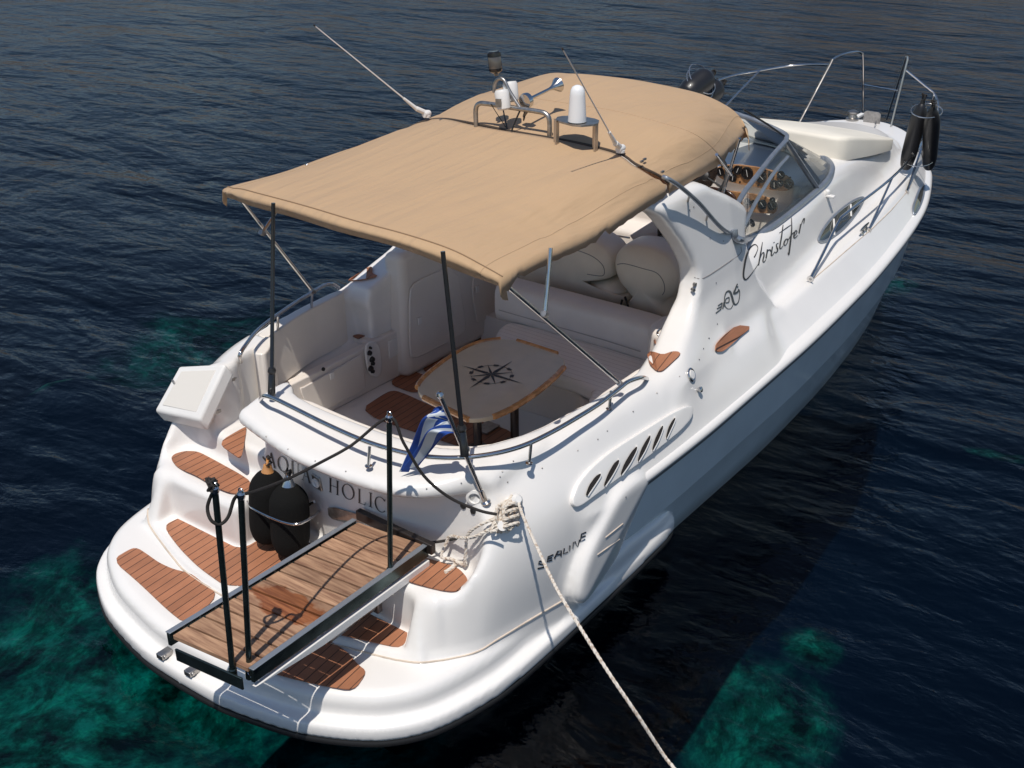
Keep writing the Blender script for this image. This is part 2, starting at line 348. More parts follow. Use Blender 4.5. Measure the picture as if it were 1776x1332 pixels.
def layer(levels):
    "levels: list of (z, polygon) -> 3D lateral field, linear between"
    S = [poly_sd(p, gx, gy) for _, p in levels]; zs = np.array([l[0] for l in levels]); F = np.empty((len(gx), len(gy), len(gz)), np.float32)
    for k, z in enumerate(gz):
        i = int(np.clip(np.searchsorted(zs, z)-1, 0, len(zs)-2)); h = zs[i+1]-zs[i]; t = float(np.clip((z-zs[i])/h, 0, 1))
        a, b = max(i-1, 0), min(i+2, len(zs)-1)
        m0 = (S[i+1]-S[a])/(zs[i+1]-zs[a])*h; m1 = (S[b]-S[i])/(zs[b]-zs[i])*h
        F[:, :, k] = (1+2*t)*(1-t)**2*S[i]+t*(1-t)**2*m0+t*t*(3-2*t)*S[i+1]+t*t*(t-1)*m1
    return F
sdR = poly_sd(sym(RH[:1]+RH[1:]) if False else sym([(1.0, 0), (1.0, 1.0), (1.2, 1.5)]+RH), gx, gy)[:, :, None]
zr = Zr(gx)[:, None, None].astype(np.float32)
# 1 platform and strake
PO = [(.08, 0), (.09, .3), (.14, .6), (.22, .9), (.36, 1.18), (.50, 1.35), (.70, 1.48), (1.0, 1.565), (1.3, 1.60), (1.95, 1.60), (2.6, 1.585), (3.1, 1.56), (3.28, 1.50), (3.32, 1.3), (3.32, 0)]
sdP = poly_sd(sym(PO), gx, gy)[:, :, None]
tilt = np.clip((X3-2.6)/.8, 0, 1)
platp = smax(sdP+.085-.06*np.clip((X3-2.0)/.4, 0, 1), Z3-(.462-.10*tilt), .09)
plip = smax(sdP, Z3-.305, .03)
D = smin(platp, plip, .03)
D = smax(D, .20-Z3, .02)
# 2 stern floor inside the sealant line
B46 = [(.61, 0), (.61, .25), (.64, .55), (.73, .9), (.80, 1.13), (.90, 1.28), (1.09, 1.42), (1.28, 1.475), (1.81, 1.555)]
L46 = level(B46[1:], 1.60, 1.63)
sd46 = poly_sd(L46, gx, gy)[:, :, None]
fl = smax(smax(sd46, Z3-.505, .035), X3-2.0, .05)
D = smin(D, fl, .012)
# 3 quarters and coaming
L84 = level([(.97, 1.10), (1.03, 1.27), (1.16, 1.39), (1.35, 1.475), (1.81, 1.565)], 1.605, 1.65)
L110 = level([(1.16, 1.16), (1.24, 1.31), (1.4, 1.41), (1.81, 1.525)], 1.585, 1.62)
L130 = level([(1.36, 1.12), (1.44, 1.24), (1.62, 1.345), (1.9, 1.43)], 1.50, 1.53)
L145 = level([(1.47, 1.05), (1.57, 1.16), (1.75, 1.25), (2.0, 1.32)], 1.395, 1.42)
L160 = level([(1.75, .95), (1.85, 1.0), (2.0, 1.05), (2.2, 1.1)], 1.2, 1.25)
LB = level([(.80, 1.13), (.90, 1.28), (1.09, 1.42), (1.28, 1.475), (1.81, 1.555)], 1.60, 1.63)
Q = layer([(.46, LB), (.84, L84), (1.10, L110), (1.30, L130), (1.45, L145), (1.60, L160)])
top = 1.445+0*X3
Q = smax(Q, Z3-top, .07)
Q = smax(Q, X3-4.7, .3)
# step alcoves carved from the quarters, wall between them curved in plan
wall = 1.22+.25*(Y3+.3)**2-.10*(1.3-Z3)*-1.0
wall = np.minimum(wall, 1.5)
flare = np.clip(Z3-.84, 0, 1)
alc = smax(smax(AY-(1.315+.30*flare), X3-1.34-.10*flare, .18), .835-Z3, .05)
stepf = .975+.35*np.clip(AY-1.12, 0, 1)
low = smax(smax(AY-1.11, X3-stepf, .06), .505-Z3, .03)
mid = smax(smax(AY-.42, X3-wall, .10), .505-Z3, .03)
Q = smax(Q, -low, .05); Q = smax(Q, -mid, .06); Q = smax(Q, -alc, .07)
# transom wall with overhanging lip
wl = smax(smax(wall-X3, X3-wall-.45, .05), smax(Y3-.53, -1.30-Y3, .05), .05); wl = smax(wl, Z3-1.40, .05); wl = smax(wl, .45-Z3, .02)
Q = smin(Q, wl, .06)
lipP = [tuple(p) for p in spline([(1.20, .57), (1.12, .36), (1.03, -.07), (1.02, -.30), (1.03, -.55), (1.08, -.87), (1.22, -1.09), (1.47, -1.25), (1.9, -1.33), (2.0, -1.2), (1.7, -1.0), (1.5, -.7), (1.47, 0), (1.50, .40), (1.42, .56)], 6, closed=True)]
sdL = poly_sd(lipP, gx, gy)[:, :, None]
lt_ = 1.385+np.clip((X3-1.05)/.35, 0, 1)*.06
lip = smax(smax(sdL, Z3-lt_, .07), 1.305+.0*X3-Z3, .06)
Q = smin(Q, lip, .045)
# 4 bulwark and side deck forward
u = np.clip(Z3-zr, -.1, .5)
zdk = np.interp(gx, [0, 3, 5.6, 6.9, 8.56, 10.5, 11], [1.2, 1.24, 1.30, 1.35, 1.39, 1.43, 1.43])[:, None, None].astype(np.float32)
slope = np.interp(gx, [0, 4.5, 5.6, 8.5, 10, 11], [.75, .88, .88, .72, .6, .6])[:, None, None].astype(np.float32)
offs = np.where(u > 0, slope*(u+.03-np.sqrt(np.maximum((u-.07)**2+.002, 0))*.55+.02*0), 0)*.0+slope*np.maximum(u-.02, 0)
bw = smax(sdR+offs+.012, Z3-zdk, .03)
bw = smax(bw, 2.0-X3, .1)
# 5 coachroof
KH = [(3.0, 0), (3.0, 1.42), (3.9, 1.41), (4.7, 1.315), (6.07, 1.175), (7.7, 1.01), (9.07, .80), (9.6, .60), (9.95, .30), (10.05, 0)]
sdK = poly_sd(sym(KH, 5), gx, gy)[:, :, None]
Zroof = cub([3, 4.4, 5.0, 6.2, 6.9, 7.4, 8.2, 9.0, 9.6, 10.1], [1.60, 1.80, 1.80, 1.84, 1.88, 1.86, 1.76, 1.64, 1.56, 1.50])
cr = smax(sdK+.30*np.clip(Z3-1.36, 0, 1), Z3-(Zroof(gx)[:, None, None]-.10*(Y3/1.1)**2), .12)
cr = smax(cr, 3.35-X3+.9*(Z3-1.55), .15)
# side-deck scoop: quarter rises behind it
sc = smax(smax(X3*0+3.93-X3+.55*np.clip(AY-1.35, -.5, .5)**1, AY-1.75, .05), 1.345-Z3, .08)
Q = smax(Q, -smax(sc, 1.36-AY, .08), .10)
# 6 radar arch legs
AP = [(3.20, 1.30), (3.38, 1.47), (3.62, 1.65), (3.77, 1.88), (3.70, 2.08), (3.46, 2.36), (3.24, 2.56), (3.30, 2.62), (3.78, 2.60), (4.10, 2.44), (4.38, 2.31), (4.60, 2.18), (4.60, 2.08), (4.56, 1.95), (4.70, 1.6), (4.8, 1.3)]
sdA = poly_sd([tuple(p) for p in spline(AP, 4, closed=True)], gx, gz)[:, None, :]
yo = 1.415-.165*np.clip(Z3-1.35, 0, 2)-.05*np.clip((X3-4.3)/.6, 0, 1); 
leg = smax(smax(sdA, AY-yo, .06), yo-.17-AY, .05)
leg = smax(leg, Z3-(2.56-.25*np.clip(AY-1.0, 0, 1)), .06)
beam = smax(smax(poly_sd([(3.22, 2.50), (3.70, 2.52), (3.72, 2.63), (3.20, 2.62)], gx, gz)[:, None, :], AY-1.12, .05), -1-AY, .05)
leg = smin(leg, beam, .1)
U_ = smin(smin(Q, bw, .12), cr, .12)
# 7 cockpit well
CW = [tuple(p) for p in spline([(1.62, 1.03), (1.62, .53), (1.50, .3), (1.47, -.3), (1.50, -.8), (1.66, -1.04), (2.0, -1.18), (2.6, -1.25), (3.4, -1.27), (4.4, -1.15), (4.9, -1.04), (5.5, -.97), (6.2, -.92), (6.34, -.80), (6.34, .80), (6.2, .92), (5.5, .97), (4.9, 1.04), (4.4, 1.15), (3.4, 1.20), (3.15, 1.21), (2.2, 1.20), (1.9, 1.12)], 4, closed=True)]
sdC = poly_sd(CW, gx, gy)[:, :, None]
solez = .60+.22*np.clip((X3-4.35)/.03, 0, 1)
U_ = smax(U_, -smax(sdC, solez-Z3, .03), .035)
seatw = smax(smax(np.maximum(2.02-X3, X3-3.12)+0*Z3, Y3-(1.36+.16*(Z3-1)), .05), smax(.98-Z3, -Y3, .02), .05)
U_ = smax(U_, -seatw, .03)
walk = smax(smax(Y3-1.03, .56-Y3, .08), smax(1.0-Z3, np.maximum(1.25-X3, X3-1.9), .03), .04)
U_ = smax(U_, -walk, .05)
walk2 = smax(smax(Y3-1.03, .56-Y3, .06), smax(.84-Z3, X3-1.30, .03), .04)
U_ = smax(U_, -walk2, .05)
U_ = smin(U_, leg, .16)
# underside cut above the hull sides
zb = np.interp(gx, [1.85, 2.0, 2.25, 2.55, 2.7, 11], [.2, .45, .75, .93, .93, .93])[:, None, None]
zb = np.where(X3 > 2.7, zr-.035, zb)
U_ = smax(U_, zb-Z3, .02)
D = smin(D, U_, .022)
sole = smax(smax(smax(AY-1.40, 1.2-X3, .02), X3-6.5, .02), smax(Z3-solez, .40-Z3, .02), .02)
D = smin(D, sole, .03)
# sculpted fin on each quarter
FN = [(p.x, p.z) for p in ats([(996, 1043), (993, 1025), (1000, 990), (1012, 955), (1028, 920), (1046, 885), (1066, 852), (1090, 830), (1108, 820), (1121, 826), (1119, 840), (1111, 862), (1103, 887), (1091, 927), (1081, 965), (1066, 988), (1040, 1020), (1010, 1047)], y=-1.62)]
sdF = poly_sd([tuple(p) for p in spline(FN, 3, closed=True)], gx, gz)[:, None, :]
sF = np.clip((X3-(1.82+(Z3-.42)*1.42))/.55, 0, 1)
finb = smax(smax(sdF, AY-(1.672-.085*sF), .07), 1.40-AY, .02)
D = smin(D, finb, .025)
# hollow shell underside so the mesh closes at the bottom
D = np.maximum(D, .12-Z3)
def surface_nets(S, ox, h):
    S = np.pad(S, 1, constant_values=1.0); sg = S < 0
    c = [sg[i:S.shape[0]-1+i, j:S.shape[1]-1+j, k:S.shape[2]-1+k] for i in (0, 1) for j in (0, 1) for k in (0, 1)]
    s = sum(a.astype(np.int8) for a in c); act = (s > 0) & (s < 8); idx = np.full(act.shape, -1, np.int32); ii, jj, kk = np.nonzero(act); idx[ii, jj, kk] = np.arange(len(ii))
    acc = np.zeros((len(ii), 3)); cnt = np.zeros(len(ii)); cs = [(i, j, k) for i in (0, 1) for j in (0, 1) for k in (0, 1)]
    for a in cs:
        for ax in range(3):
            if a[ax] == 0:
                b = list(a); b[ax] = 1
                va = S[ii+a[0], jj+a[1], kk+a[2]]; vb = S[ii+b[0], jj+b[1], kk+b[2]]; m = (va < 0) != (vb < 0)
                t = np.where(m, va/np.where(m, va-vb, 1), 0); p = np.array(a, float)[None, :]+np.zeros((len(ii), 3)); p[:, ax] += t
                acc += p*m[:, None]; cnt += m
    v = acc/cnt[:, None]+np.stack([ii, jj, kk], 1); v = (v-1)*h+np.array(ox)
    F = []
    for ax in range(3):
        o1, o2 = [(1, 2), (2, 0), (0, 1)][ax]
        sl = [slice(1, -1)]*3; sl[ax] = slice(0, -1); sl2 = list(sl); sl2[ax] = slice(1, None)
        A = sg[tuple(sl)]; Bb = sg[tuple(sl2)]; cr_ = A != Bb; p = np.stack(np.nonzero(cr_), 1); p[:, o1] += 1; p[:, o2] += 1
        q = []
        for d1, d2 in ((-1, -1), (0, -1), (0, 0), (-1, 0)):
            r = p.copy(); r[:, o1] += d1; r[:, o2] += d2; q.append(idx[r[:, 0], r[:, 1], r[:, 2]])
        q = np.stack(q, 1); inside = A[tuple((p-np.eye(3, dtype=int)[o1]-np.eye(3, dtype=int)[o2]).T)]
        q[~inside] = q[~inside][:, ::-1]; F.append(q)
    F = np.concatenate(F); F = F[(F >= 0).all(1)]; return v, F
dv, df = surface_nets(D, (gx[0], gy[0], gz[0]), V_)
nv = len(dv)
def relax(v, f, it=2, lam=.5):
    e = np.concatenate([f[:, [0, 1]], f[:, [1, 2]], f[:, [2, 3]], f[:, [3, 0]]]); e = np.concatenate([e, e[:, ::-1]]); deg = np.bincount(e[:, 0], minlength=len(v))[:, None]
    for s_ in [lam, -lam*1.04]*it:
        a = np.stack([np.bincount(e[:, 0], weights=v[e[:, 1], k], minlength=len(v)) for k in range(3)], 1)/deg; v = v+s_*(a-v)
    return v
dv = relax(dv, df, 3)
deck_me = big_mesh('deck', dv, df)
del D, Q, U_, leg, bw, cr
bvh = BVHTree.FromPolygons([Vector(a) for a in dv.tolist()], df.tolist())
def hit(px, py, off=.004):
    r = ray(px, py).normalized(); loc, n, i, d = bvh.ray_cast(CAM, r, 60)
    if loc is None: return at(px, py, z=1.0), Vector((0, 0, 1))
    return loc+n*off, n
def hp(px, py, off=.004): return hit(px, py, off)[0]

yacht = empty('motor_yacht', (5.2, 0, 0), label='large white motor cruiser with tan canopy and teak stern steps moored on dark sea', cat='motor yacht')
deck = link('deck_moulding', deck_me, gel, yacht)

# ------------------------------------------------------------------ hull
W_ = cub([.9, 1.1, 2.2, 3.4, 4.75, 6, 7.1, 8.54, 9.3, 9.9, 10.2], [1.30, 1.36, 1.385, 1.385, 1.39, 1.34, 1.24, 1.00, .74, .38, .03])
def hull_rows(x):
    lowx = float(np.clip((2.62-x)/.6, 0, 1)); R = float(Rb(min(x, 10.6)))-.035-.12*lowx; z = float(np.interp(x, [.9, 1.95, 2.25, 2.5, 2.62], [.24, .26, .60, .88, float(Zr(2.62))-.03])) if x < 2.62 else float(Zr(x))-.03; q = (x-.9)/9.75
    xw = .9+9.3*q; Wb = float(W_(xw)); zk = .40+.30*q
    rows = [(xw-.25*q, Wb*.72, -.45), (xw, Wb, 0)]
    for t in (.2, .4): rows.append((xw+(x-xw)*t*.9, Wb+(R-Wb)*t*1.24, z*t))
    kb = Wb+(R-Wb)*.62; xk = xw+(x-xw)*.5; cr_ = .022 if x > 2.6 else 0
    rows += [(xk, kb, z*.5), (xk, kb+cr_, z*.5+.006)]
    for t in (.65, .8, .92, 1.0): rows.append((xw+(x-xw)*t, Wb+cr_*(1-t)*2+(R-Wb)*(.62+.38*(t-.5)*2), z*t))
    return rows
xs_ = list(np.linspace(.9, 9.0, 40))+list(np.linspace(9.1, 10.65, 24))
rows = [hull_rows(x) for x in xs_]; nr = len(rows[0])
for k, rr in enumerate(rows):
    if k == len(rows)-1: rows[k] = [(a, 0.004, c) for a, b, c in rr]
v = [(a, -b, c) for rr in rows for a, b, c in rr]+[(a, b, c) for rr in rows for a, b, c in rr]; n1 = len(rows)*nr
f = []
for i in range(len(rows)-1):
    for k in range(nr-1):
        a = i*nr+k; f.append((a, a+nr, a+nr+1, a+1)); b = n1+a; f.append((b, b+1, b+nr+1, b+nr))
for k in range(nr-1): f.append((k, k+1, n1+k+1, n1+k))
hb = B(); hb.add(v, f); hull = hb.build('hull', [hullm, simple('bottom_paint', (.012, .018, .022), .8)], yacht, angle=28)
for pg in hull.data.polygons:
    if pg.center.z < -.002: pg.material_index = 1
# rub rail: white bead with a dark insert under it, both sides meeting at the stem
rr = [(2.52, 1.625)]+[(x, float(Rb(x))) for x in np.linspace(2.7, 9.6, 30)]+[(9.8, .85), (10.05, .715), (10.3, .53), (10.48, .34), (10.58, .17), (10.62, 0)]
full = [(x, -b, float(Zr(x))) for x, b in rr]+[(x, b, float(Zr(x))) for x, b in rr[::-1][1:]]
def sweep(b, path, prof):
    "profile (out, up) swept along a horizontal path"
    P = [Vector(p) for p in path]; m = len(P); v = []
    for i in range(m):
        t = (P[min(i+1, m-1)]-P[max(i-1, 0)]); t.z = 0; t.normalize(); o = Vector((t.y, -t.x, 0))
        for (a, h) in prof: v.append(P[i]+o*a+Vector((0, 0, h)))
    k = len(prof); f = [(i*k+j, i*k+(j+1) % k, (i+1)*k+(j+1) % k, (i+1)*k+j) for i in range(m-1) for j in range(k)]
    f += [tuple(range(k))[::-1], tuple((m-1)*k+j for j in range(k))]
    b.add(v, f)
path = [tuple(p) for p in sp3(full, 3)]
b = B(); sweep(b, path, [(-.05, -.03), (.012, -.03), (.032, -.018), (.038, .005), (.030, .028), (.008, .045), (-.06, .06)]); rub = b.build('rub_rail', gel, yacht, angle=50)
b = B(); sweep(b, path, [(-.03, -.052), (.018, -.052), (.018, -.031), (-.03, -.031)]); b.build('rub_rail_insert', simple('rail_insert_grey', (.10, .105, .11), .5), rub)
po = [tuple(p) for p in spline(PO[:-2], 6)]
pf = [(x, -bb, .20) for x, bb in po][::-1]+[(x, bb, .20) for x, bb in po[1:]]
b = B(); sweep(b, [(x, y, z) for x, y, z in pf][::-1], [(-.05, -.03), (.0, -.03), (.006, -.02), (.006, .0), (.002, .008), (-.05, .008)]); b.build('black_edge_strip', blackm, yacht)
b = B(); b.prism([(x, y, -.05) for x, y, z in [(p[0]+.22 if p[0] < 1 else p[0], p[1]*.86, 0) for p in pf]], (0, 0, .22)); b.build('platform_underside', simple('antifouling', (.02, .03, .035), .7), yacht, smooth=False)

# ------------------------------------------------------------------ teak pads
def chaikin(P, it=2):
    for _ in range(it):
        Q = []
        for i in range(len(P)):
            a, b = Vector(P[i]), Vector(P[(i+1) % len(P)]); Q += [a*.8+b*.2, a*.2+b*.8]
        P = Q
    return P
tk = {}
def teakmat(a):
    if a not in tk: tk[a] = planks('synthetic_teak_%d' % len(tk), a, base=(.37, .155, .08))
    return tk[a]
def pad(pts, z, ang, parent=yacht, mat=None, th=.006, name='teak_pad', it=2):
    P = chaikin(ats(pts, z=z), it); b = B(); b.prism(P, (0, 0, th)); return b.build(name, mat or teakmat(ang), parent, smooth=False)
pad([(195, 971.7), (228, 952), (240, 952), (258, 964), (276, 977), (300, 988), (325, 994), (345, 1003), (381, 1033), (322, 1083), (290, 1058), (240, 1010)], .467, 3.8)
pad([(394, 1040), (420, 1022), (600, 1128), (620, 1153), (637, 1166), (614, 1199), (560, 1190), (500, 1176), (440, 1158)], .467, 6.4)
pad([(283, 913), (313, 898), (325, 900), (350, 918), (370, 930), (390, 937), (440, 937), (470, 930), (600, 1000), (398, 1022), (345, 985), (310, 950)], .509, 3.0)
pad([(440, 1015), (600, 1010), (640, 1068), (690, 1085), (709, 1093), (700, 1126), (640, 1113), (540, 1090)], .509, 6.0)
pad([(296, 796), (303, 788), (322, 783), (343, 784), (365, 795), (432, 832), (436, 845), (425, 857), (400, 856), (372, 845), (340, 825), (308, 812)], .842, -1.0)
pad([(652, 985), (690, 958), (760, 974), (795, 986), (812, 1005), (808, 1020), (790, 1027), (760, 1024), (710, 1010)], .842, 3.5)
pad([(377, 769), (425, 741), (428, 744), (420, 792), (415, 795), (411, 793)], 1.004, -1.0)
pad([(618, 716), (672, 680), (690, 678), (770, 715), (900, 750), (890, 790), (840, 784), (800, 776)], .605, 2, mat=teakf)
pad([(671, 665), (711, 642), (745, 655), (760, 665), (722, 684)], .605, 2, mat=teakf)
pad([(727, 640), (782, 608), (885, 546), (890, 552), (830, 590), (800, 620), (760, 655)], .605, 2, mat=teakf)
def spad(pts, ang=2, th=.008, name='teak_pad', off=.009, mat=None, parent=yacht, it=1, fan=False):
    "pad lying on the curved moulding: outline cast on to it"
    c = Vector((sum(p[0] for p in pts)/len(pts), sum(p[1] for p in pts)/len(pts))); n = hit(c.x, c.y)[1]
    P = [Vector((a, b, 0)) for a, b in pts]; P = chaikin(P, it)
    V = [hp(p.x, p.y, off) for p in P]+[hp(c.x, c.y, off)]; m = len(P)
    v = [a for a in V]+[a+n*th for a in V]
    f = [(i, m, (i+1) % m) for i in range(m)]+[(m+1+i, m+1+(i+1) % m, m+1+m) for i in range(m)]+[(i, (i+1) % m, m+1+(i+1) % m, m+1+i) for i in range(m)]
    f = [q[::-1] for q in f]
    if not fan:
        v = V[:m]+[a+n*th for a in V[:m]]; f = [tuple(range(m))[::-1], tuple(range(m, 2*m))]+[(i, (i+1) % m, m+(i+1) % m, m+i) for i in range(m)]
    b = B(); b.add(v, f); o = b.build(name, mat or teakmat(ang), parent, smooth=False)
    bm = bmesh.new(); bm.from_mesh(o.data); bmesh.ops.recalc_face_normals(bm, faces=bm.faces); bm.to_mesh(o.data); bm.free(); return o
spad([(1124, 613), (1132, 612), (1150, 618), (1166, 612), (1176, 612), (1180, 616), (1160, 636), (1148, 646), (1138, 646), (1126, 634)], 2)
spad([(1238, 608), (1239, 598), (1250, 585), (1275, 564), (1302, 568), (1275, 590), (1252, 610), (1242, 611)], 1)
spad([(603, 487), (620, 476), (642, 465), (647, 466), (646, 476), (657, 481), (630, 488), (610, 489)], 2)
spad([(1127, 578), (1131, 577), (1140, 596), (1136, 599)], 2)

# ------------------------------------------------------------------ platform details
b = B()
for px, py in ((297, 1134), (345, 1163)):
    c = at(px, py, z=.30); n = Vector((-1, -.05, 0))
    b2 = B(); b2.box(c+Vector((-.02, 0, .03)), (.13, .055, .035)); b2.lathe([(.014, -.034), (.014, .034)], c+Vector((-.06, 0, .03)), (0, 1, 0), 10)
    o = b2.build('ladder_hinge', dullsteel, yacht, bevel=.012)
# sealant bead along the joint of platform and deck
seal = [(257, 883), (257, 900), (264, 918), (299, 966), (326, 995), (382, 1031), (430, 1056), (529, 1104), (600, 1123), (642, 1134), (696, 1146), (745, 1148), (820, 1133), (864, 1108), (920, 1074), (975, 1042)]
b = B(); b.tube([hp(a, c, .002) for a, c in [tuple(p) for p in spline(seal, 6)]], .006, 6); b.build('sealant_bead', dirty, yacht)
# hatch frame strip beside the gangway
b = B(); b.prism(ats([(318, 1089), (326, 1089), (446, 1003), (440, 1001)], z=.470), (0, 0, .008)); b.prism(ats([(394, 1031), (404, 1035), (421, 1023), (412, 1017)], z=.511), (0, 0, .008)); b.build('hatch_trim', plastic, yacht, bevel=.002)
# boarding ladder folded under the gangway
b = B(); c = at(640, 1050, z=.62)
b.tube([c+Vector((-.35, .02, -.02)), c+Vector((.02, .0, 0))], .045, 14); b.box(c+Vector((.05, 0, .0)), (.06, .10, .12)); b.build('passerelle_roller', dullsteel, yacht, bevel=.01)

# ------------------------------------------------------------------ lettering, laid on the moulding
def stroke(b, pts, w, off=.0035, sm=5, n=None):
    P = [np.array(p) for p in (spline(pts, sm) if sm > 1 and len(pts) > 2 else [np.array(p, float) for p in pts])]; m = len(P)
    ws = np.interp(np.linspace(0, 1, m), np.linspace(0, 1, len(w)), w) if hasattr(w, '__len__') else [w]*m
    if m == 2:
        P = [P[0]+(P[1]-P[0])*t for t in (0, .25, .5, .75, 1)]; ws = np.interp(np.linspace(0, 1, 5), [0, 1], [ws[0], ws[-1]]); m = 5
    v = []
    for i in range(m):
        t = P[min(i+1, m-1)]-P[max(i-1, 0)]; t = t/(np.linalg.norm(t)+1e-9); o = np.array([-t[1], t[0]])*ws[i]/2
        for q in (P[i]+o, P[i]-o): v.append(hp(q[0], q[1], off))
    b.add(v, [(2*i, 2*i+1, 2*i+3, 2*i+2) for i in range(m-1)])
def Zc(o, s, pts): return [(o[0]+a/s, o[1]+c/s) for a, c in pts]
# stern name, roman capitals
base = cub([300, 404, 500, 610, 765, 905, 1010, 1080, 1160, 1200], [300, 340, 380, 431, 500, 552, 592, 615, 652, 668])
def glyph(b, ch, x0, x1, h=106):
    def T(u, vv): xx = x0+(x1-x0)*u; yb = float(base(xx)); return (400+xx/4.44, 740+(yb-vv*h)/4.44)
    def S(pts, w, sm=5): stroke(b, [T(*p) for p in pts], w, sm=sm)
    tn, th = .95, 2.5
    def serif(u, vv, s=.16): S([(u-s, vv), (u+s, vv)], .8)
    def ell(a0, a1, k=14): return [(.5+.5*math.cos(a), .5+.53*math.sin(a)) for a in np.linspace(a0, a1, k)]
    def ellw(a0, a1, k=14): return [tn+(th-tn)*abs(math.cos(a))**1.5 for a in np.linspace(a0, a1, k)]
    if ch == 'A': S([(.05, 0), (.5, 1)], tn); S([(.47, 1), (.95, 0)], th); S([(.22, .35), (.75, .35)], tn); serif(.05, 0, .14); serif(.95, 0, .14)
    if ch in 'OQ': S(ell(0, 6.2832), ellw(0, 6.2832), 2)
    if ch == 'Q': S([(.5, 0), (.75, -.12), (1.1, -.2)], [1, 1.6, .6])
    if ch == 'U': S([(.15, 1), (.15, .35), (.25, .06), (.5, 0), (.75, .08), (.85, .35), (.85, 1)], [th, th, th*.8, tn, tn, tn, tn]); serif(.15, 1, .15); serif(.85, 1, .15)
    if ch == 'H': S([(.12, 0), (.12, 1)], th); S([(.88, 0), (.88, 1)], th); S([(.12, .52), (.88, .52)], tn); [serif(a, c, .14) for a in (.12, .88) for c in (0, 1)]
    if ch == 'L': S([(.15, 1), (.15, 0)], th); S([(.0, 0), (.95, 0)], tn); S([(.95, 0), (1.0, .2)], [1.2, .5]); serif(.15, 1, .16)
    if ch == 'I': S([(.5, 1), (.5, 0)], th); serif(.5, 1, .5); serif(.5, 0, .5)
    if ch == 'C': S(ell(.75, 5.6), ellw(.75, 5.6), 2); S([(.87, .85), (.9, 1.02)], [1.2, .5])
b = B()
for ch, x0, x1 in (('A', 284, 345), ('Q', 368, 440), ('U', 468, 530), ('A', 556, 614), ('H', 762, 834), ('O', 864, 950), ('L', 985, 1040), ('I', 1066, 1094), ('C', 1116, 1200)):
    glyph(b, ch, x0, x1)
    if x0 == 556:
        b.build('stern_name_word', ink, yacht, smooth=False); b = B()
b.build('stern_name_word', ink, yacht, smooth=False)
# dark line under the lip
# side name in script
o7 = (1160, 230)
b = B()
for pts, w in (([(655, 962), (672, 930), (684, 890), (670, 866), (645, 870), (615, 905), (592, 960), (577, 1040), (572, 1098), (582, 1128), (602, 1124), (640, 1078), (672, 1035), (690, 1005)], [1.2, .8, .6, .8, 1.2, 1.5, 1.8, 1.8, 1.7, 1.5, 1.0, .6, .5, .4]),
               ([(720, 845), (705, 930), (688, 1022)], [.6, 1.5, 1.2]), ([(692, 1000), (712, 940), (727, 925), (730, 948), (722, 985), (730, 998), (746, 975)], [.5, .6, 1.2, 1.4, 1.2, .8, .5]),
               ([(758, 900), (746, 968)], 1.4), ([(748, 945), (764, 908), (778, 905), (782, 918)], [.5, .8, 1.3, .8]), ([(796, 878), (786, 938), (794, 945), (808, 925)], [1.2, 1.4, .8, .5]), ([(806, 845), (809, 850)], 1.4),
               ([(842, 852), (826, 862), (830, 885), (836, 905), (822, 925), (808, 918)], [.6, .9, 1.4, 1.3, .8, .6]), ([(878, 712), (866, 800), (852, 880), (860, 893), (876, 872)], [.8, 1.4, 1.4, .8, .5]), ([(848, 775), (905, 735), (938, 712)], [.5, 1.0, .5]),
               ([(900, 820), (888, 840), (884, 862), (895, 868), (910, 846), (912, 822), (900, 820)], [.8, 1.3, 1.3, .7, .7, 1.1, .8]), ([(942, 655), (944, 740), (934, 840), (922, 935), (916, 925)], [.6, 1.2, 1.7, 1.5, .8]), ([(914, 830), (940, 790), (962, 765)], [.5, .9, .4]),
               ([(962, 800), (976, 782), (984, 762), (975, 754), (964, 775), (960, 800), (968, 812), (990, 790)], [.5, .7, .9, .8, 1.3, 1.4, .9, .5]), ([(1014, 705), (1000, 775)], 1.3), ([(1002, 755), (1020, 700), (1036, 664), (1042, 668), (1036, 700)], [.4, .6, 1.0, 1.1, .8])):
    stroke(b, Zc(o7, 4.44, pts), [a*1.75 for a in w] if hasattr(w, '__len__') else w*1.75, sm=5)
b.build('side_name_lettering', ink, yacht, smooth=False)
# builder's name on the quarter
o4 = (780, 900)
b = B(); k = 3.33
for pts in ([(548, 238), (515, 245), (510, 258), (545, 262), (540, 278), (505, 286)], [(597, 205), (566, 218), (560, 246), (590, 236)], [(563, 232), (590, 222)], [(602, 228), (622, 186), (642, 182), (640, 216)], [(612, 208), (641, 200)],
            [(660, 168), (654, 200), (682, 190)], [(692, 152), (690, 186)], [(708, 172), (714, 135), (722, 130), (738, 160), (748, 118)], [(787, 75), (760, 86), (752, 130), (782, 116)], [(757, 106), (784, 96)]):
    stroke(b, Zc(o4, k, pts), 2.6, sm=1)
b.build('quarter_lettering', silver, yacht, smooth=False)
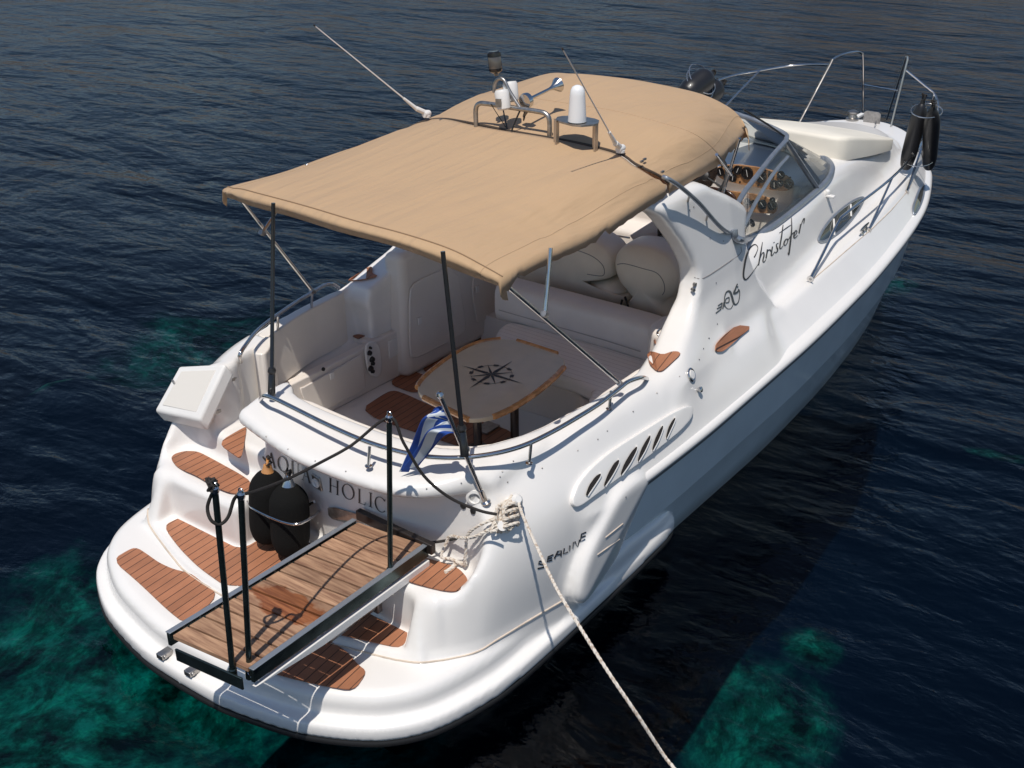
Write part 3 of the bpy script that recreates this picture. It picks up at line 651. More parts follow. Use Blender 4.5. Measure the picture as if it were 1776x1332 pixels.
# emblem behind the arch
o8 = (1180, 420); b = B(); k = 6.66
for pts, w in (([(430, 735), (480, 700)], 2), ([(418, 770), (470, 742)], 2), ([(405, 822), (462, 775)], 2), ([(480, 700), (462, 780)], 1.6), ([(500, 690), (485, 770)], 2), ([(560, 635), (520, 660), (505, 745)], 1.6), ([(520, 700), (555, 690), (560, 635)], 1.6),
               ([(545, 770), (515, 740), (505, 660), (520, 590), (550, 565), (575, 580), (595, 640), (612, 700), (635, 720), (665, 690), (680, 620), (678, 560), (660, 540)], [1, 1.2, 1.5, 2, 3, 3.6, 3.6, 3.4, 2.5, 1.5, 1.4, 1.4, 1.2]), ([(545, 770), (580, 765), (605, 720)], 1),
               ([(655, 480), (632, 540), (615, 590), (650, 580), (675, 545)], [2, 2.5, 4, 3, 2]), ([(630, 520), (665, 515)], 2)):
    stroke(b, Zc(o8, k, pts), w, sm=4)
b.build('emblem', silver, yacht, smooth=False)

# ------------------------------------------------------------------ engine-room vent, fin and strake end on the quarters
def relief(pts, th, name, mat=gel, off=-.01, parent=yacht, bev=.02, it=2, sm=0, seg=4):
    "outline cast on the moulding, raised by th with rounded edges"
    P = [Vector((p[0], p[1], 0)) for p in (spline(pts, sm, closed=True) if sm else pts)]
    if it: P = chaikin(P, it)
    hs = [hit(p.x, p.y, 0) for p in P]; n = sum((h[1] for h in hs), Vector()).normalized()
    V0 = [h[0]+n*off for h in hs]; V1 = [h[0]+n*th for h in hs]; b = B(); m = len(P)
    c = Vector((sum(p.x for p in P)/m, sum(p.y for p in P)/m, 0))
    # rings inward so the top follows the curved surface
    rings = [V0, V1]; sc_ = (.93, .8, .6, .35)
    for s_ in sc_: rings.append([hit(c.x+(p.x-c.x)*s_, c.y+(p.y-c.y)*s_, 0)[0]+n*(th*(1.0+.12*(1-s_))) for p in P])
    v = [a for r_ in rings for a in r_]+[hit(c.x, c.y, 0)[0]+n*th*1.12]
    f = [(r_*m+i, r_*m+(i+1) % m, (r_+1)*m+(i+1) % m, (r_+1)*m+i) for r_ in range(len(rings)-1) for i in range(m)]+[((len(rings)-1)*m+i, (len(rings)-1)*m+(i+1) % m, len(rings)*m) for i in range(m)]
    b.add(v, f); o = b.build(name, mat, parent, smooth=False)
    bm = bmesh.new(); bm.from_mesh(o.data); bmesh.ops.recalc_face_normals(bm, faces=bm.faces); bm.to_mesh(o.data); bm.free()
    me = o.data; me.polygons.foreach_set('use_smooth', [True]*len(me.polygons))
    if bev:
        md = o.modifiers.new('b', 'BEVEL'); md.width = bev; md.segments = seg; md.limit_method = 'ANGLE'; md.angle_limit = math.radians(40); md.harden_normals = False
    return o
o5 = (960, 640)
vent = relief(Zc(o5, 4.44, [(125, 1040), (128, 985), (170, 880), (260, 770), (400, 650), (560, 545), (730, 440), (900, 335), (1000, 290), (1045, 285), (1055, 320), (1040, 380), (960, 470), (840, 570), (700, 680), (520, 810), (340, 940), (200, 1045), (150, 1065)]), .028, 'engine_vent', it=1)
for pts in ([(330, 805), (345, 830), (300, 900), (232, 978), (215, 970), (240, 900), (290, 830)], [(470, 697), (485, 730), (430, 830), (365, 905), (352, 895), (385, 810), (430, 730)], [(610, 593), (622, 630), (570, 730), (492, 818), (480, 810), (510, 730), (565, 640)],
            [(712, 508), (722, 545), (680, 640), (622, 715), (612, 705), (640, 620), (680, 550)], [(808, 435), (820, 465), (785, 555), (732, 632), (724, 620), (745, 545), (780, 475)], [(905, 373), (912, 400), (880, 470), (838, 540), (830, 530), (848, 460), (878, 405)]):
    pts = [pts[0], tuple((np.array(pts[1])*.72+np.array(pts[6])*.28)), tuple((np.array(pts[2])*.75+np.array(pts[5])*.25)), pts[3], pts[4], pts[5], pts[6]]
    q = Zc(o5, 4.44, pts); spad(q, th=.003, name='vent_slot', off=.036, mat=slot_dark, parent=vent, it=1)
    c = [((q[i][0]), (q[i][1])) for i in (0, 1, 2, 3)]; b = B(); b.tube([hp(a, d, .034) for a, d in [tuple(p) for p in spline(c, 4)]], .007, 6); b.build('vent_scoop', gel, vent)
def hull_relief(pts, yy, th, name, mat, parent=yacht, bev=.015):
    P = chaikin(ats(pts, y=yy), 1); b = B(); b.prism(P, (0, -th, 0)); return b.build(name, mat, parent, bevel=bev, seg=3)
b = B()
for q in (((1050, 932), (1080, 908)), ((1036, 962), (1074, 935))):
    b.tube([hp(q[0][0], q[0][1], .002), hp((q[0][0]+q[1][0])/2, (q[0][1]+q[1][1])/2, .002), hp(q[1][0], q[1][1], .002)], .0035, 6)
    b.build('fin_louvre', dirty, yacht); b = B()
b = B(); c = at(1126, 890, y=-1.52); b.lathe([(.022, 0), (.026, .01), (.018, .02)], c, (0, -1, 0), 14); b.build('hull_outlet', plastic, yacht)
# small studs and snap fasteners on the moulding
b = B()
for px, py in Zc((1060, 520), 5.33, [(630, 708), (420, 860), (200, 1033), (812, 553), (852, 452), (905, 355), (980, 225), (720, 1018)])+Zc((960, 640), 4.44, [(185, 628), (340, 542), (413, 477), (612, 328), (795, 187), (556, 985), (150, 1028), (1043, 316)])+Zc((1180, 420), 6.66, [(412, 470), (425, 945), (325, 1110), (265, 1228)])+Zc((1160, 230), 4.44, [(190, 572), (315, 810), (420, 835), (160, 595)])+[(871, 818), (867, 827), (880, 836), (940, 812), (890, 800), (462, 757), (500, 779), (547, 800), (600, 818), (425, 740), (740, 848), (800, 838)]:
    l, n = hit(px, py, 0); b.lathe([(.0045, 0), (.0045, .004), (.002, .006)], l, n, 8); b.build('snap_fastener', dullsteel, yacht); b = B()
b = B(); l, n = hit(1198, 650, 0); b.lathe([(.0, 0), (.046, 0), (.048, .008), (.040, .014), (.034, .010)], l, n, 28); o = b.build('deck_filler_ring', chrome, yacht); b = B(); b.lathe([(.034, .004), (.030, .016), (.0, .018)], l, n, 24); b.build('filler_cap', plastic, o)
b = B(); l, n = hit(1209, 676, 0); b.lathe([(.012, 0), (.012, .02), (.020, .022), (.020, .035), (.01, .04)], l, n, 14); b.build('vent_nozzle', chrome, yacht)
# transom socket and locker grips
b = B(); l, n = hit(551, 836, 0); R3 = n.to_track_quat('Z', 'Y').to_matrix()
b.box(l+n*.006, (.085, .105, .012), R3); o = b.build('shower_plate', dullsteel, yacht, bevel=.006); b = B(); b.lathe([(.033, .012), (.033, .022), (.024, .026), (.016, .02), (.0, .02)], l, n, 20); b.build('shower_socket', plastic, o)
spad([(570, 875), (632, 893), (637, 908), (600, 905), (573, 897)], mat=dullsteel, name='transom_recess', th=.004)
b = B(); l, n = hit(823, 863, 0); b.lathe([(.05, 0), (.05, .008), (.034, .012), (.030, -.0)], l, n, 22); b.build('shore_socket', plastic, yacht)
for px, py in ((804, 877), (821, 886)):
    b = B(); l, n = hit(px, py, 0); b.lathe([(.019, 0), (.019, .008), (.012, .012), (.0, .011)], l, n, 16); b.build('push_button', blackm, yacht)

# ------------------------------------------------------------------ tan canopy in two panels on stainless bows
def zs(*a): return [at(px, py, z=z) for px, py, z in a]
S0 = zs((872, 480, 2.60), (800, 441, 2.68), (700, 406, 2.72), (600, 378, 2.72), (500, 350, 2.68), (440, 334, 2.63), (395, 322, 2.56))
SV = [p+Vector((-.02, 0, -.085)) for p in S0]
SV[0] = at(877, 497, z=2.50)
S3 = zs((1158, 320, 2.60), (1130, 301, 2.69), (1100, 284, 2.75), (1063, 263, 2.79), (950, 239, 2.83), (822, 216, 2.82), (755, 206, 2.75))+[Vector((3.5, 1.12, 2.62))]
S1 = [(S0[0]+S3[0])/2+Vector((0, 0, -.02))]+[None]*6
S5 = zs((1246, 269, 2.57), (1220, 243, 2.72), (1185, 224, 2.81), (1110, 203, 2.88), (1040, 188, 2.91), (935, 172, 2.90))+[Vector((4.25, .9, 2.80)), Vector((4.2, 1.2, 2.6))]
S6 = zs((1291, 222, 2.60), (1262, 190, 2.73), (1210, 163, 2.83), (1130, 145, 2.91), (1040, 132, 2.94), (985, 128, 2.93))+[Vector((4.95, .85, 2.82)), Vector((4.9, 1.15, 2.6))]
S7 = [at(1298, 243, z=2.54), at(1286, 214, z=2.62)]+[p+Vector((.13, 0, -.09)) for p in S6[2:]]
def resample(P, m, sm=10):
    Q = np.array([tuple(p) for p in sp3(P, sm)]); d = np.concatenate([[0], np.cumsum(np.linalg.norm(np.diff(Q, axis=0), axis=1))]); d /= d[-1]
    t = np.linspace(0, 1, m); return np.stack([np.interp(t, d, Q[:, k]) for k in range(3)], 1)
def canvas(stations, name, na=11, m=70, skirt=.07, wr=.010, seed=1):
    R = [resample(s, m) for s in stations]; r_ = np.random.default_rng(seed); rows = []
    G = np.array(R); L_ = []
    for j in range(m): L_.append(np.array(spline([G[i, j] for i in range(len(R))], na)))
    G = np.stack(L_, 1)   # along, across
    ns = G.shape[0]; A, C = np.meshgrid(np.linspace(0, 1, ns), np.linspace(0, 1, m), indexing='ij'); wz = np.zeros_like(A)
    for k in range(14):
        a, c, ph = r_.uniform(-5, 5), r_.uniform(4, 22), r_.uniform(0, 6.3); wz += np.sin(a*A*6.3/2+c*C+ph)*r_.uniform(.2, 1)
    edge = np.exp(-((C)/.10)**2)+np.exp(-((1-C)/.10)**2)
    G[:, :, 2] += wr*.35*wz*(.35+edge*1.2)
    for ca, cc in ((.12, 0), (.12, 1), (.98, 0), (.5, 0), (.98, 1)):
        rr2 = np.hypot((A-ca)*1.6, (C-cc)*1.3); th2 = np.arctan2((C-cc)*1.3, (A-ca)*1.6+1e-4)
        G[:, :, 2] += .011*np.sin(th2*9+ca*7)*np.exp(-rr2/.13)*(1-np.exp(-rr2/.03))
    # side skirts
    s0 = G[:, :1]+np.array([0, -.012, -skirt]); s1 = G[:, -1:]+np.array([0, .012, -skirt])
    for k in range(6): s0[:, 0, 2] += .006*np.sin(np.arange(ns)*(.5+.4*k)+k); s1[:, 0, 2] += .006*np.sin(np.arange(ns)*(.5+.4*k)+k)
    G = np.concatenate([s0, G, s1], 1); m2 = m+2
    i, j = np.meshgrid(range(ns-1), range(m2-1), indexing='ij'); a = (i*m2+j).ravel()
    me = big_mesh(name, G.reshape(-1, 3), np.stack([a, a+m2, a+m2+1, a+1], 1))
    o = link(name, me, tan, yacht); md = o.modifiers.new('t', 'SOLIDIFY'); md.thickness = .004; md.offset = -1; return o, G
cvA, GA = canvas([SV, S0, [a.lerp(b_, .35)+Vector((0, 0, -.012)) for a, b_ in zip([Vector(p) for p in resample(S0, 9)], [Vector(p) for p in resample(S3, 9)])],
              [a.lerp(b_, .68)+Vector((0, 0, -.008)) for a, b_ in zip([Vector(p) for p in resample(S0, 9)], [Vector(p) for p in resample(S3, 9)])], [p+Vector((-.012, 0, 0)) for p in S3]], 'canopy_panel', seed=3)
cvF, GF = canvas([[p+Vector((.012, 0, .002)) for p in S3], S5, S6, S7], 'canopy_panel', seed=5)
def seam(row, G, mat, parent, r=.0035, up=.003):
    b = B(); b.tube([Vector(p)+Vector((0, 0, up)) for p in G[row][1:-1]], r, 5); b.build('canopy_seam', mat, parent)
sm_ = simple('canopy_stitching', (.30, .19, .11), .8)
seam(11, GA, sm_, cvA)
for G_, cv in ((GA, cvA), (GF, cvF)):
    for c_ in (4, -5):
        b = B(); b.tube([Vector(p)+Vector((0, 0, .0005)) for p in G_[:, c_][2:-1]], .0018, 5); b.build('hem_stitch', simple('canopy_stitch_pale', (.45, .30, .18), .8) if 'canopy_stitch_pale' not in bpy.data.materials else bpy.data.materials['canopy_stitch_pale'], cv)
seam(11, GF, simple('canopy_stitch_light', (.5, .34, .21), .8), cvF, .002, .001)
b = B(); b.tube([Vector(p)+Vector((.004, 0, -.004)) for p in GF[0][1:-1]], .009, 6); b.build('canopy_zip', simple('zip', (.07, .05, .035), .6), cvF)
b = B()
for px, py in ((1113, 280), (1118, 276), (1149, 298), (1052, 251), (985, 247), (765, 208), (790, 212)):
    l = at(px, py, z=2.77); b.box(l, (.03, .012, .012)); b.build('canopy_clip', dullsteel, cvF); b = B()
# bows and legs
def tube(name, pts, r, mat=chrome, parent=yacht, sm=0, n=12):
    b = B(); b.tube(sp3(pts, sm) if sm else pts, r, n); return b.build(name, mat, parent)
def bow(row, G): return [Vector(p)+Vector((.01, 0, -.022)) for p in G[row][2:-2:3]]
fr = tube('canopy_frame', bow(11, GA), .0125)
tube('canopy_bow', bow(24, GA), .0125, parent=fr); tube('canopy_bow', bow(22, GF), .0125, parent=fr)
sf = at(1075, 665, y=-1.38); pfoot = at(542, 505, y=1.24)
aft_s = Vector(GA[11][3])+Vector((.02, 0, -.03)); aft_p = Vector(GA[11][-4])+Vector((.02, 0, -.03))
tube('canopy_leg', [aft_s, sf], .013, parent=fr); tube('canopy_leg', [aft_p, pfoot], .013, parent=fr)
ms = aft_s.lerp(sf, .45)
ms = at(945, 545, y=-1.40); mp_ = at(455, 404, y=1.18)
tube('canopy_strut', [ms, at(955, 430, y=-1.36)], .012, parent=fr); tube('canopy_strut', [mp_, Vector(GA[24][-3])], .012, parent=fr)
for p in (ms, mp_, sf, pfoot):
    b = B(); b.lathe([(.017, -.025), (.02, 0), (.017, .025)], p, (1, .2, -.6), 10); b.build('frame_joint', dullsteel, fr)
for top_, foot in ((at(474, 352, y=.40), at(471, 688, y=.40)), (at(768, 436, x=1.36), at(806, 790, x=1.30))):
    b = B(); b.tube([foot, foot.lerp(top_, .12), foot.lerp(top_, .13), top_], [.026, .022, .013, .013], 10); o = b.build('canopy_pole', blackg, yacht)
    b = B(); b.lathe([(.02, -.02), (.028, 0), (.02, .02)], foot.lerp(top_, .14), (0, 0, 1), 10); b.build('pole_clamp', blackm, o)
# forward canopy struts to the screen
tube('canopy_strut', [at(1283, 240, y=-1.12), at(1253, 337, y=-.98)], .012, parent=fr); tube('canopy_strut', [at(1243, 268, y=-1.12), at(1268, 303, y=-1.05)], .012, parent=fr)

# ------------------------------------------------------------------ things on the arch
def antenna(base, tip, name='antenna'):
    d = (tip-base).normalized(); b = B(); b.tube([base+d*.10, base+d*.24], [.016, .010], 10); b.tube([base+d*.24, tip], [.0055, .0035], 8); o = b.build(name, plastic, yacht)
    b = B(); b.lathe([(.022, -.03), (.028, 0), (.022, .03)], base+Vector((0, 0, .025)), (1, 0, 0), 12); b.lathe([(.03, 0), (.03, .015), (.018, .02)], base-Vector((0, 0, .0)), (0, 0, 1), 12); b.tube([base+Vector((0, 0, .03)), base+d*.11], .019, 10); b.build('antenna_base', plastic, o)
    b = B(); b.lathe([(.006, -.008), (.006, .008)], tip, d, 8); b.build('antenna_tip', blackm, o)
a1 = at(1076, 264, z=2.80); antenna(a1, Vector((2.62, -.96, 3.59)))
a2 = at(740, 203, z=2.76); antenna(a2, at(545, 44, x=a2.x-.75))
# hoop with light, horn and speaker
h0, h1 = at(826, 219, z=2.82), at(953, 240, z=2.82)
hgt = Vector((0, 0, .17)); k_ = (h1-h0)
hoop = tube('light_hoop', [h0, h0+hgt*.7, h0+hgt*.95+k_*.05, h0+hgt+k_*.16, h0+hgt+k_*.5, h0+hgt+k_*.84, h0+hgt*.95+k_*.95, h1+hgt*.7, h1], .017, dullsteel, sm=4)
m0 = h0+hgt+k_*.62; m1 = h0+hgt+k_*.42
lt = at(858, 130, x=m0.x-.0)
arch = [m0, at(885, 160, x=m0.x), at(874, 139, x=m0.x), at(864, 137, x=m0.x), at(858, 146, x=m0.x), at(857, 160, x=m0.x)]
tube('light_bracket', arch, .012, dullsteel, parent=hoop, sm=5)
c = at(860, 124, x=m0.x); ax = Vector((0, .12, 1)).normalized(); b = B(); b.lathe([(.010, -.03), (.02, -.01), (.044, .015), (.046, .02), (.046, .095), (.044, .10)], c, ax, 18); o = b.build('navigation_light', simple('light_glass', (.10, .09, .08), .15, coat=.6), yacht)
b = B(); b.lathe([(.047, .10), (.046, .125), (.036, .135), (0, .136)], c, ax, 18); b.build('light_cap', blackg, o); b = B(); b.lathe([(.020, -.012), (.042, .0), (.047, .018), (.047, .022)], c, ax, 18); b.build('light_base', blackg, o)
for px, py, s in ((872, 172, 1.0), (886, 158, .8)):
    c = at(px, py, x=m0.x-.03 if s == 1 else m0.x+.05); b = B(); b.lathe([(.0, -.075), (.040, -.07), (.048, -.06), (.052, .045), (.044, .062), (0, .066)], c, Vector((.05, .2, 1)), 20); o = b.build('deck_light', plastic, yacht)
    if s == 1: b = B(); b.prism([c+Vector((-.053, y_, z_)) for y_, z_ in ((-.028, -.04), (.02, -.045), (.02, .01), (-.028, .015))], (-.004, 0, 0)); b.build('light_lens', dullsteel, o)
hc = at(914, 174, x=m0.x+.05); hd = (at(968, 147, x=m0.x+.38)-hc); hl = hd.length
b = B(); b.lathe([(.0, -.03), (.050, -.026), (.054, -.01), (.050, .012), (.012, .025), (.011, hl*.72), (.020, hl*.84), (.040, hl*.94), (.052, hl), (.048, hl), (.02, hl*.86)], hc, hd, 24); o = b.build('horn', chrome, yacht)
b = B(); b.tube([hc+Vector((0, 0, -.04)), hc+Vector((-.01, .02, -.11)), m0+k_*.1], .009, 8); b.build('horn_bracket', dullsteel, o)
b = B(); b.tube(sp3([m0, m0+Vector((-.02, .03, -.08)), m0+Vector((-.04, .05, -.15))], 4), .006, 6); b.tube(sp3([m0+k_*.05, hc+Vector((-.04, .0, -.13)), hc+Vector((0, 0, -.05))], 5), .004, 6); b.tube([at(870, 178, z=2.95), at(880, 225, z=2.83)], .005, 6); b.tube([at(851, 180, z=3.0), at(878, 222, z=2.83)], .003, 6); b.build('light_cables', blackm, hoop)
# dome on a bracket
g = at(1001, 210, z=2.99)
b = B(); b.lathe([(.062, 0), (.060, .02), (.050, .17), (.046, .20), (.034, .222), (.015, .232), (0, .234)], g, (0, 0, 1), 28); dome = b.build('gps_dome', simple('dome_white', (.82, .82, .82), .3, coat=.3), yacht)
pp = ats([(962, 208), (1000, 218), (1037, 215), (1040, 207), (1003, 200), (968, 201)], z=2.985); pc = sum(pp, Vector())/6
b = B(); b.prism(chaikin([pc+(q-pc)*1.0 for q in pp], 1), (0, 0, -.012)); br = b.build('dome_bracket', dullsteel, yacht, smooth=False)
for px, py, bx, by in ((966, 210, 967, 243), (1034, 215, 1036, 252)):
    t_ = at(px, py, z=2.975); f_ = Vector((t_.x, t_.y, 2.80)); b = B(); b.box((t_+f_)/2, (.035, .012, .19)); b.box((t_+f_)/2+Vector((0.018, .02, 0)), (.006, .035, .19)); b.build('bracket_leg', simple('bracket_face', (.5, .42, .34), .4, .8), br, smooth=False)

# ------------------------------------------------------------------ handrails
def stanch(name, a, b_, r=.011, parent=None, foot=True):
    b = B(); b.tube([a, b_], r, 10)
    if foot: b.lathe([(.028, 0), (.028, .005), (.015, .012), (.013, .05)], a, (b_-a), 12)
    return b.build(name, chrome, parent)
R1 = [(1122, 657, 1.45), (1112, 655, 1.52), (1090, 662, 1.55), (1074, 674, 1.55), (1040, 700, 1.55), (1000, 725, 1.55), (960, 748, 1.55), (915, 770, 1.55), (870, 784, 1.55), (820, 792, 1.55), (770, 794, 1.55), (720, 789, 1.55), (670, 777, 1.55), (620, 760, 1.55), (560, 733, 1.55), (510, 708, 1.55), (475, 691, 1.55), (458, 687, 1.53), (452, 693, 1.45)]
r1 = tube('cockpit_rail', zs(*R1), .0145, chrome, sm=5)
for px, py, k in ((641, 783, 0), (921, 778, 0), (1060, 686, 0), (900, 775, 1)):
    t_ = at(px, py-8, z=1.55); f_, n = hit(px, py+14, 0); f_ = Vector((t_.x+(-.02), t_.y-(.0), 1.43))
    if k == 0: b = B(); b.tube([f_, t_], .010, 8); b.lathe([(.022, 0), (.022, .006), (.012, .01)], f_, (0, 0, 1), 12); b.build('rail_post', chrome, r1)
R2 = [(417, 628, 1.44), (416, 616, 1.52), (425, 600, 1.55), (450, 570, 1.55), (500, 533, 1.55), (540, 508, 1.55), (562, 495, 1.55), (577, 493, 1.53), (587, 499, 1.46)]
r2 = tube('cockpit_rail', zs(*R2), .0145, chrome, sm=5)
for px, py in ((482, 556), (541, 517)): 
    t_ = at(px, py-8, z=1.55); b = B(); b.tube([t_, Vector((t_.x, t_.y+.02, 1.43))], .010, 8); b.build('rail_post', chrome, r2)
# starboard bow rail
topS = [Vector((5.58, -1.40, 1.33)), at(1454, 385, y=-1.27), at(1470, 368, y=-1.26), at(1545, 310, y=-1.2), at(1590, 262, y=-1.08), at(1613, 222, y=-.95), at(1627, 190, y=-.80), at(1622, 165, y=-.66), at(1600, 145, y=-.50), at(1572, 122, y=-.32)]
b = B(); P_ = [topS[0], topS[0].lerp(topS[1], .5)]+topS[1:]; b.tube(sp3(P_, 5), .0125, 10); b.lathe([(.03, 0), (.03, .006), (.016, .012), (.014, .12)], topS[0], topS[1]-topS[0], 12); brs = b.build('bow_rail', chrome, yacht)
stanch('rail_stanchion', hp(1506, 400, 0), at(1547, 309, y=-1.2), parent=brs)
stanch('rail_stanchion', hp(1572, 334, 0), at(1602, 245, y=-1.04), parent=brs)
stanch('rail_stanchion', hp(1598, 262, 0), at(1620, 165, y=-.68), r=.010, parent=brs)
hS = [Vector((9.80, -.50, 1.50)), at(1573, 100, y=-.30)+Vector((-.12, 0, -.05)), at(1573, 100, y=-.28), at(1573, 104, y=-.25), at(1541, 205, y=-.25)]
b = B(); b.tube([hp(1545, 220, 0), at(1574, 104, y=-.30)], .010, 10); b.tube([hp(1538, 207, 0), at(1572, 99, y=-.22)], .010, 10); b.tube([at(1574, 104, y=-.30), at(1574, 99, y=-.25), at(1572, 99, y=-.22)], .010, 10); hoopS = b.build('pulpit_hoop', satin, brs)
# port side, mostly behind the canopy
P9 = [Vector((5.6, 1.42, 1.33)), Vector((6.3, 1.35, 1.85)), Vector((7.4, 1.35, 1.95)), at(1250, 138, y=1.28), at(1310, 124, y=1.12), at(1380, 113, y=.80), at(1439, 112, y=.36)]
brp = tube('bow_rail', P9, .0125, chrome, sm=5)
stanch('rail_stanchion', Vector((8.35, 1.24, 1.48)), at(1317, 123, y=1.08), parent=brp)
hP = [Vector((9.95, .70, 1.43)), at(1439, 112, y=.36), at(1444, 104, y=.34), at(1460, 95, y=.32), at(1485, 90, y=.29), at(1494, 93, y=.27), at(1497, 104, y=.26), at(1497, 197, y=.26)]
b = B(); b.tube(sp3(hP, 5), .0125, 10); b.tube([at(1497, 147, y=.26), at(1556, 157, y=-.27)], .009, 8); b.build('pulpit_hoop', chrome, brp)
# arch handrail sweeping into the screen frame
AR = [(1150, 307, -1.24), (1160, 311, -1.28), (1180, 324, -1.29), (1212, 352, -1.30), (1240, 384, -1.31), (1256, 399, -1.31), (1268, 404, -1.29), (1281, 400, -1.25), (1292, 388, -1.20), (1310, 352, -1.10), (1340, 303, -1.02), (1366, 272, -.96)]
b = B(); b.tube(sp3([at(a, c, y=y_) for a, c, y_ in AR], 6), .015, 10); ar = b.build('arch_handrail', alu, yacht)
b = B()
for px, py in ((1226, 372), (1262, 370), (1220, 380)): pass
for (a, c, y_) in ((1228, 370, -1.30), (1196, 337, -1.29)):
    t_ = at(a, c, y=y_); l, n = hit(a-3, c+12, 0); b.tube([t_, l], .008, 8); b.build('handrail_bracket', dullsteel, ar); b = B()

# ------------------------------------------------------------------ windscreen
def glass(name, c, a=.25):
    m = bpy.data.materials.new(name); m.use_nodes = True; nt = m.node_tree; N = nt.nodes; L = nt.links; N.remove(N['Principled BSDF'])
    t = N.new('ShaderNodeBsdfTransparent'); t.inputs[0].default_value = (*c, 1); g = N.new('ShaderNodeBsdfGlossy'); g.inputs['Roughness'].default_value = .03
    f = N.new('ShaderNodeFresnel'); f.inputs[0].default_value = 1.5; mx = N.new('ShaderNodeMixShader'); L.new(f.outputs[0], mx.inputs[0]); L.new(t.outputs[0], mx.inputs[1]); L.new(g.outputs[0], mx.inputs[2])
    d = N.new('ShaderNodeBsdfDiffuse'); d.inputs[0].default_value = (.35, .38, .36, 1); m2 = N.new('ShaderNodeMixShader'); m2.inputs[0].default_value = a; L.new(mx.outputs[0], m2.inputs[1]); L.new(d.outputs[0], m2.inputs[2])
    L.new(m2.outputs[0], N['Material Output'].inputs[0]); return m
screen = glass('screen_glass', (.90, .93, .90), .06); dark_glass = simple('window_glass', (.03, .035, .035), .06, coat=.5)
baseP = [hp(a, c, .012) for a, c in ((1270, 398), (1272, 410), (1284, 417), (1302, 414), (1335, 397), (1375, 366), (1410, 336), (1432, 315), (1441, 298), (1440, 287), (1428, 277))]
cB = Vector((7.28, 0, 1.90)); baseP += [Vector((7.10, -.62, float(Zroof(7.1))-.02)), Vector((7.25, -.30, float(Zroof(7.25))+.01))]; cB = Vector((7.3, 0, float(Zroof(7.3))+.02))
topP = [at(1266, 394, y=-1.12), at(1272, 368, y=-1.08), at(1290, 335, y=-1.02), at(1312, 306, y=-.98), at(1340, 270, y=-.93), at(1358, 250, y=-.90), at(1364, 240, y=-.87), at(1357, 230, y=-.80)]
topP += [Vector((6.18, -.45, 2.40))]; cT = Vector((6.24, 0, 2.43))
mir = lambda P: [Vector((p.x, -p.y, p.z)) for p in P[::-1]]
fb = sp3(baseP+[cB]+mir(baseP), 4); ft = sp3(topP+[cT]+mir(topP), 4)
b = B(); b.tube(fb, .028, 10); wf = b.build('windscreen_frame', alu, yacht)
b = B(); b.tube(ft, .021, 10); b.build('screen_top_frame', alu, wf)
def pts_n(P, m): 
    Q = np.array([tuple(p) for p in P]); d = np.concatenate([[0], np.cumsum(np.linalg.norm(np.diff(Q, axis=0), axis=1))]); d /= d[-1]; t = np.linspace(0, 1, m); return [Vector([float(np.interp(x, d, Q[:, k])) for k in range(3)]) for x in t]
def pane(A, C, name='screen_pane', mat=screen):
    A = pts_n(A, 12); C = pts_n(C, 12); b = B(); b.add(A+C, [(i, i+1, 13+i, 12+i) for i in range(11)]); return b.build(name, mat, wf)
bs = sp3(baseP+[cB], 4); ts = sp3(topP+[cT], 4)
ib = min(range(len(bs)), key=lambda i: (bs[i]-hp(1418, 328, .012)).length); it_ = min(range(len(ts)), key=lambda i: (ts[i]-at(1362, 244, y=-.89)).length)
it_ = min(it_, len(ts)-6)
for m_ in (lambda P: P, lambda P: [Vector((p.x, -p.y, p.z)) for p in P]):
    pane(m_(bs[2:ib+1]), m_(ts[:it_+1])); pane(m_(bs[ib:]), m_(ts[it_:]))
    q = m_([ts[it_], bs[ib]]); b = B(); b.tube(q, .024, 6); b.build('screen_post', alu, wf)
b = B(); c = ts[it_]+Vector((-.03, 0, -.05)); b.box(c, (.05, .04, .05)); b.build('screen_catch', dullsteel, wf, bevel=.008)
# black strap from the canopy to the screen corner
tube('canopy_strap', [at(1290, 190, y=-.95), at(1330, 215, y=-.90), at(1360, 236, y=-.86)], .008, blackm, parent=wf)

# ------------------------------------------------------------------ dash
def panel(name, pts, x, th, mat, parent, lean=0, bev=.006):
    P = chaikin([at(a, c, x=x) for a, c in pts], 1); zc = min(p.z for p in P); P = [p+Vector(((p.z-zc)*lean, 0, 0)) for p in P]
    b = B(); b.prism(P, (-th, 0, 0)); return b.build(name, mat, parent, bevel=bev, smooth=True)
XD, XL = 6.26, 5.98
db_ = B(); db_.prism([Vector((a, -.90, c)) for a, c in ((6.42, .9), (6.42, 1.80), (6.36, 1.84), (6.28, 1.84), (6.27, 1.66), (6.05, 1.64), (6.0, 1.60), (5.99, 1.36), (5.8, 1.30), (5.75, .82))], (0, 1.8, 0))
dash = db_.build('dashboard', liner, yacht, bevel=.03, seg=3)
up = panel('instrument_panel', Zc(o7, 4.44, [(375, 260), (470, 240), (560, 243), (700, 262), (850, 300), (930, 335), (970, 385), (960, 425), (900, 450), (790, 440), (640, 412), (500, 385), (400, 350), (368, 305)]), XD, .02, burr, dash)
lo = panel('instrument_panel', Zc(o7, 4.44, [(340, 430), (480, 445), (640, 462), (760, 490), (830, 530), (845, 575), (825, 620), (760, 622), (640, 612), (520, 600), (500, 560), (400, 490)]), XL, .02, burr, dash)
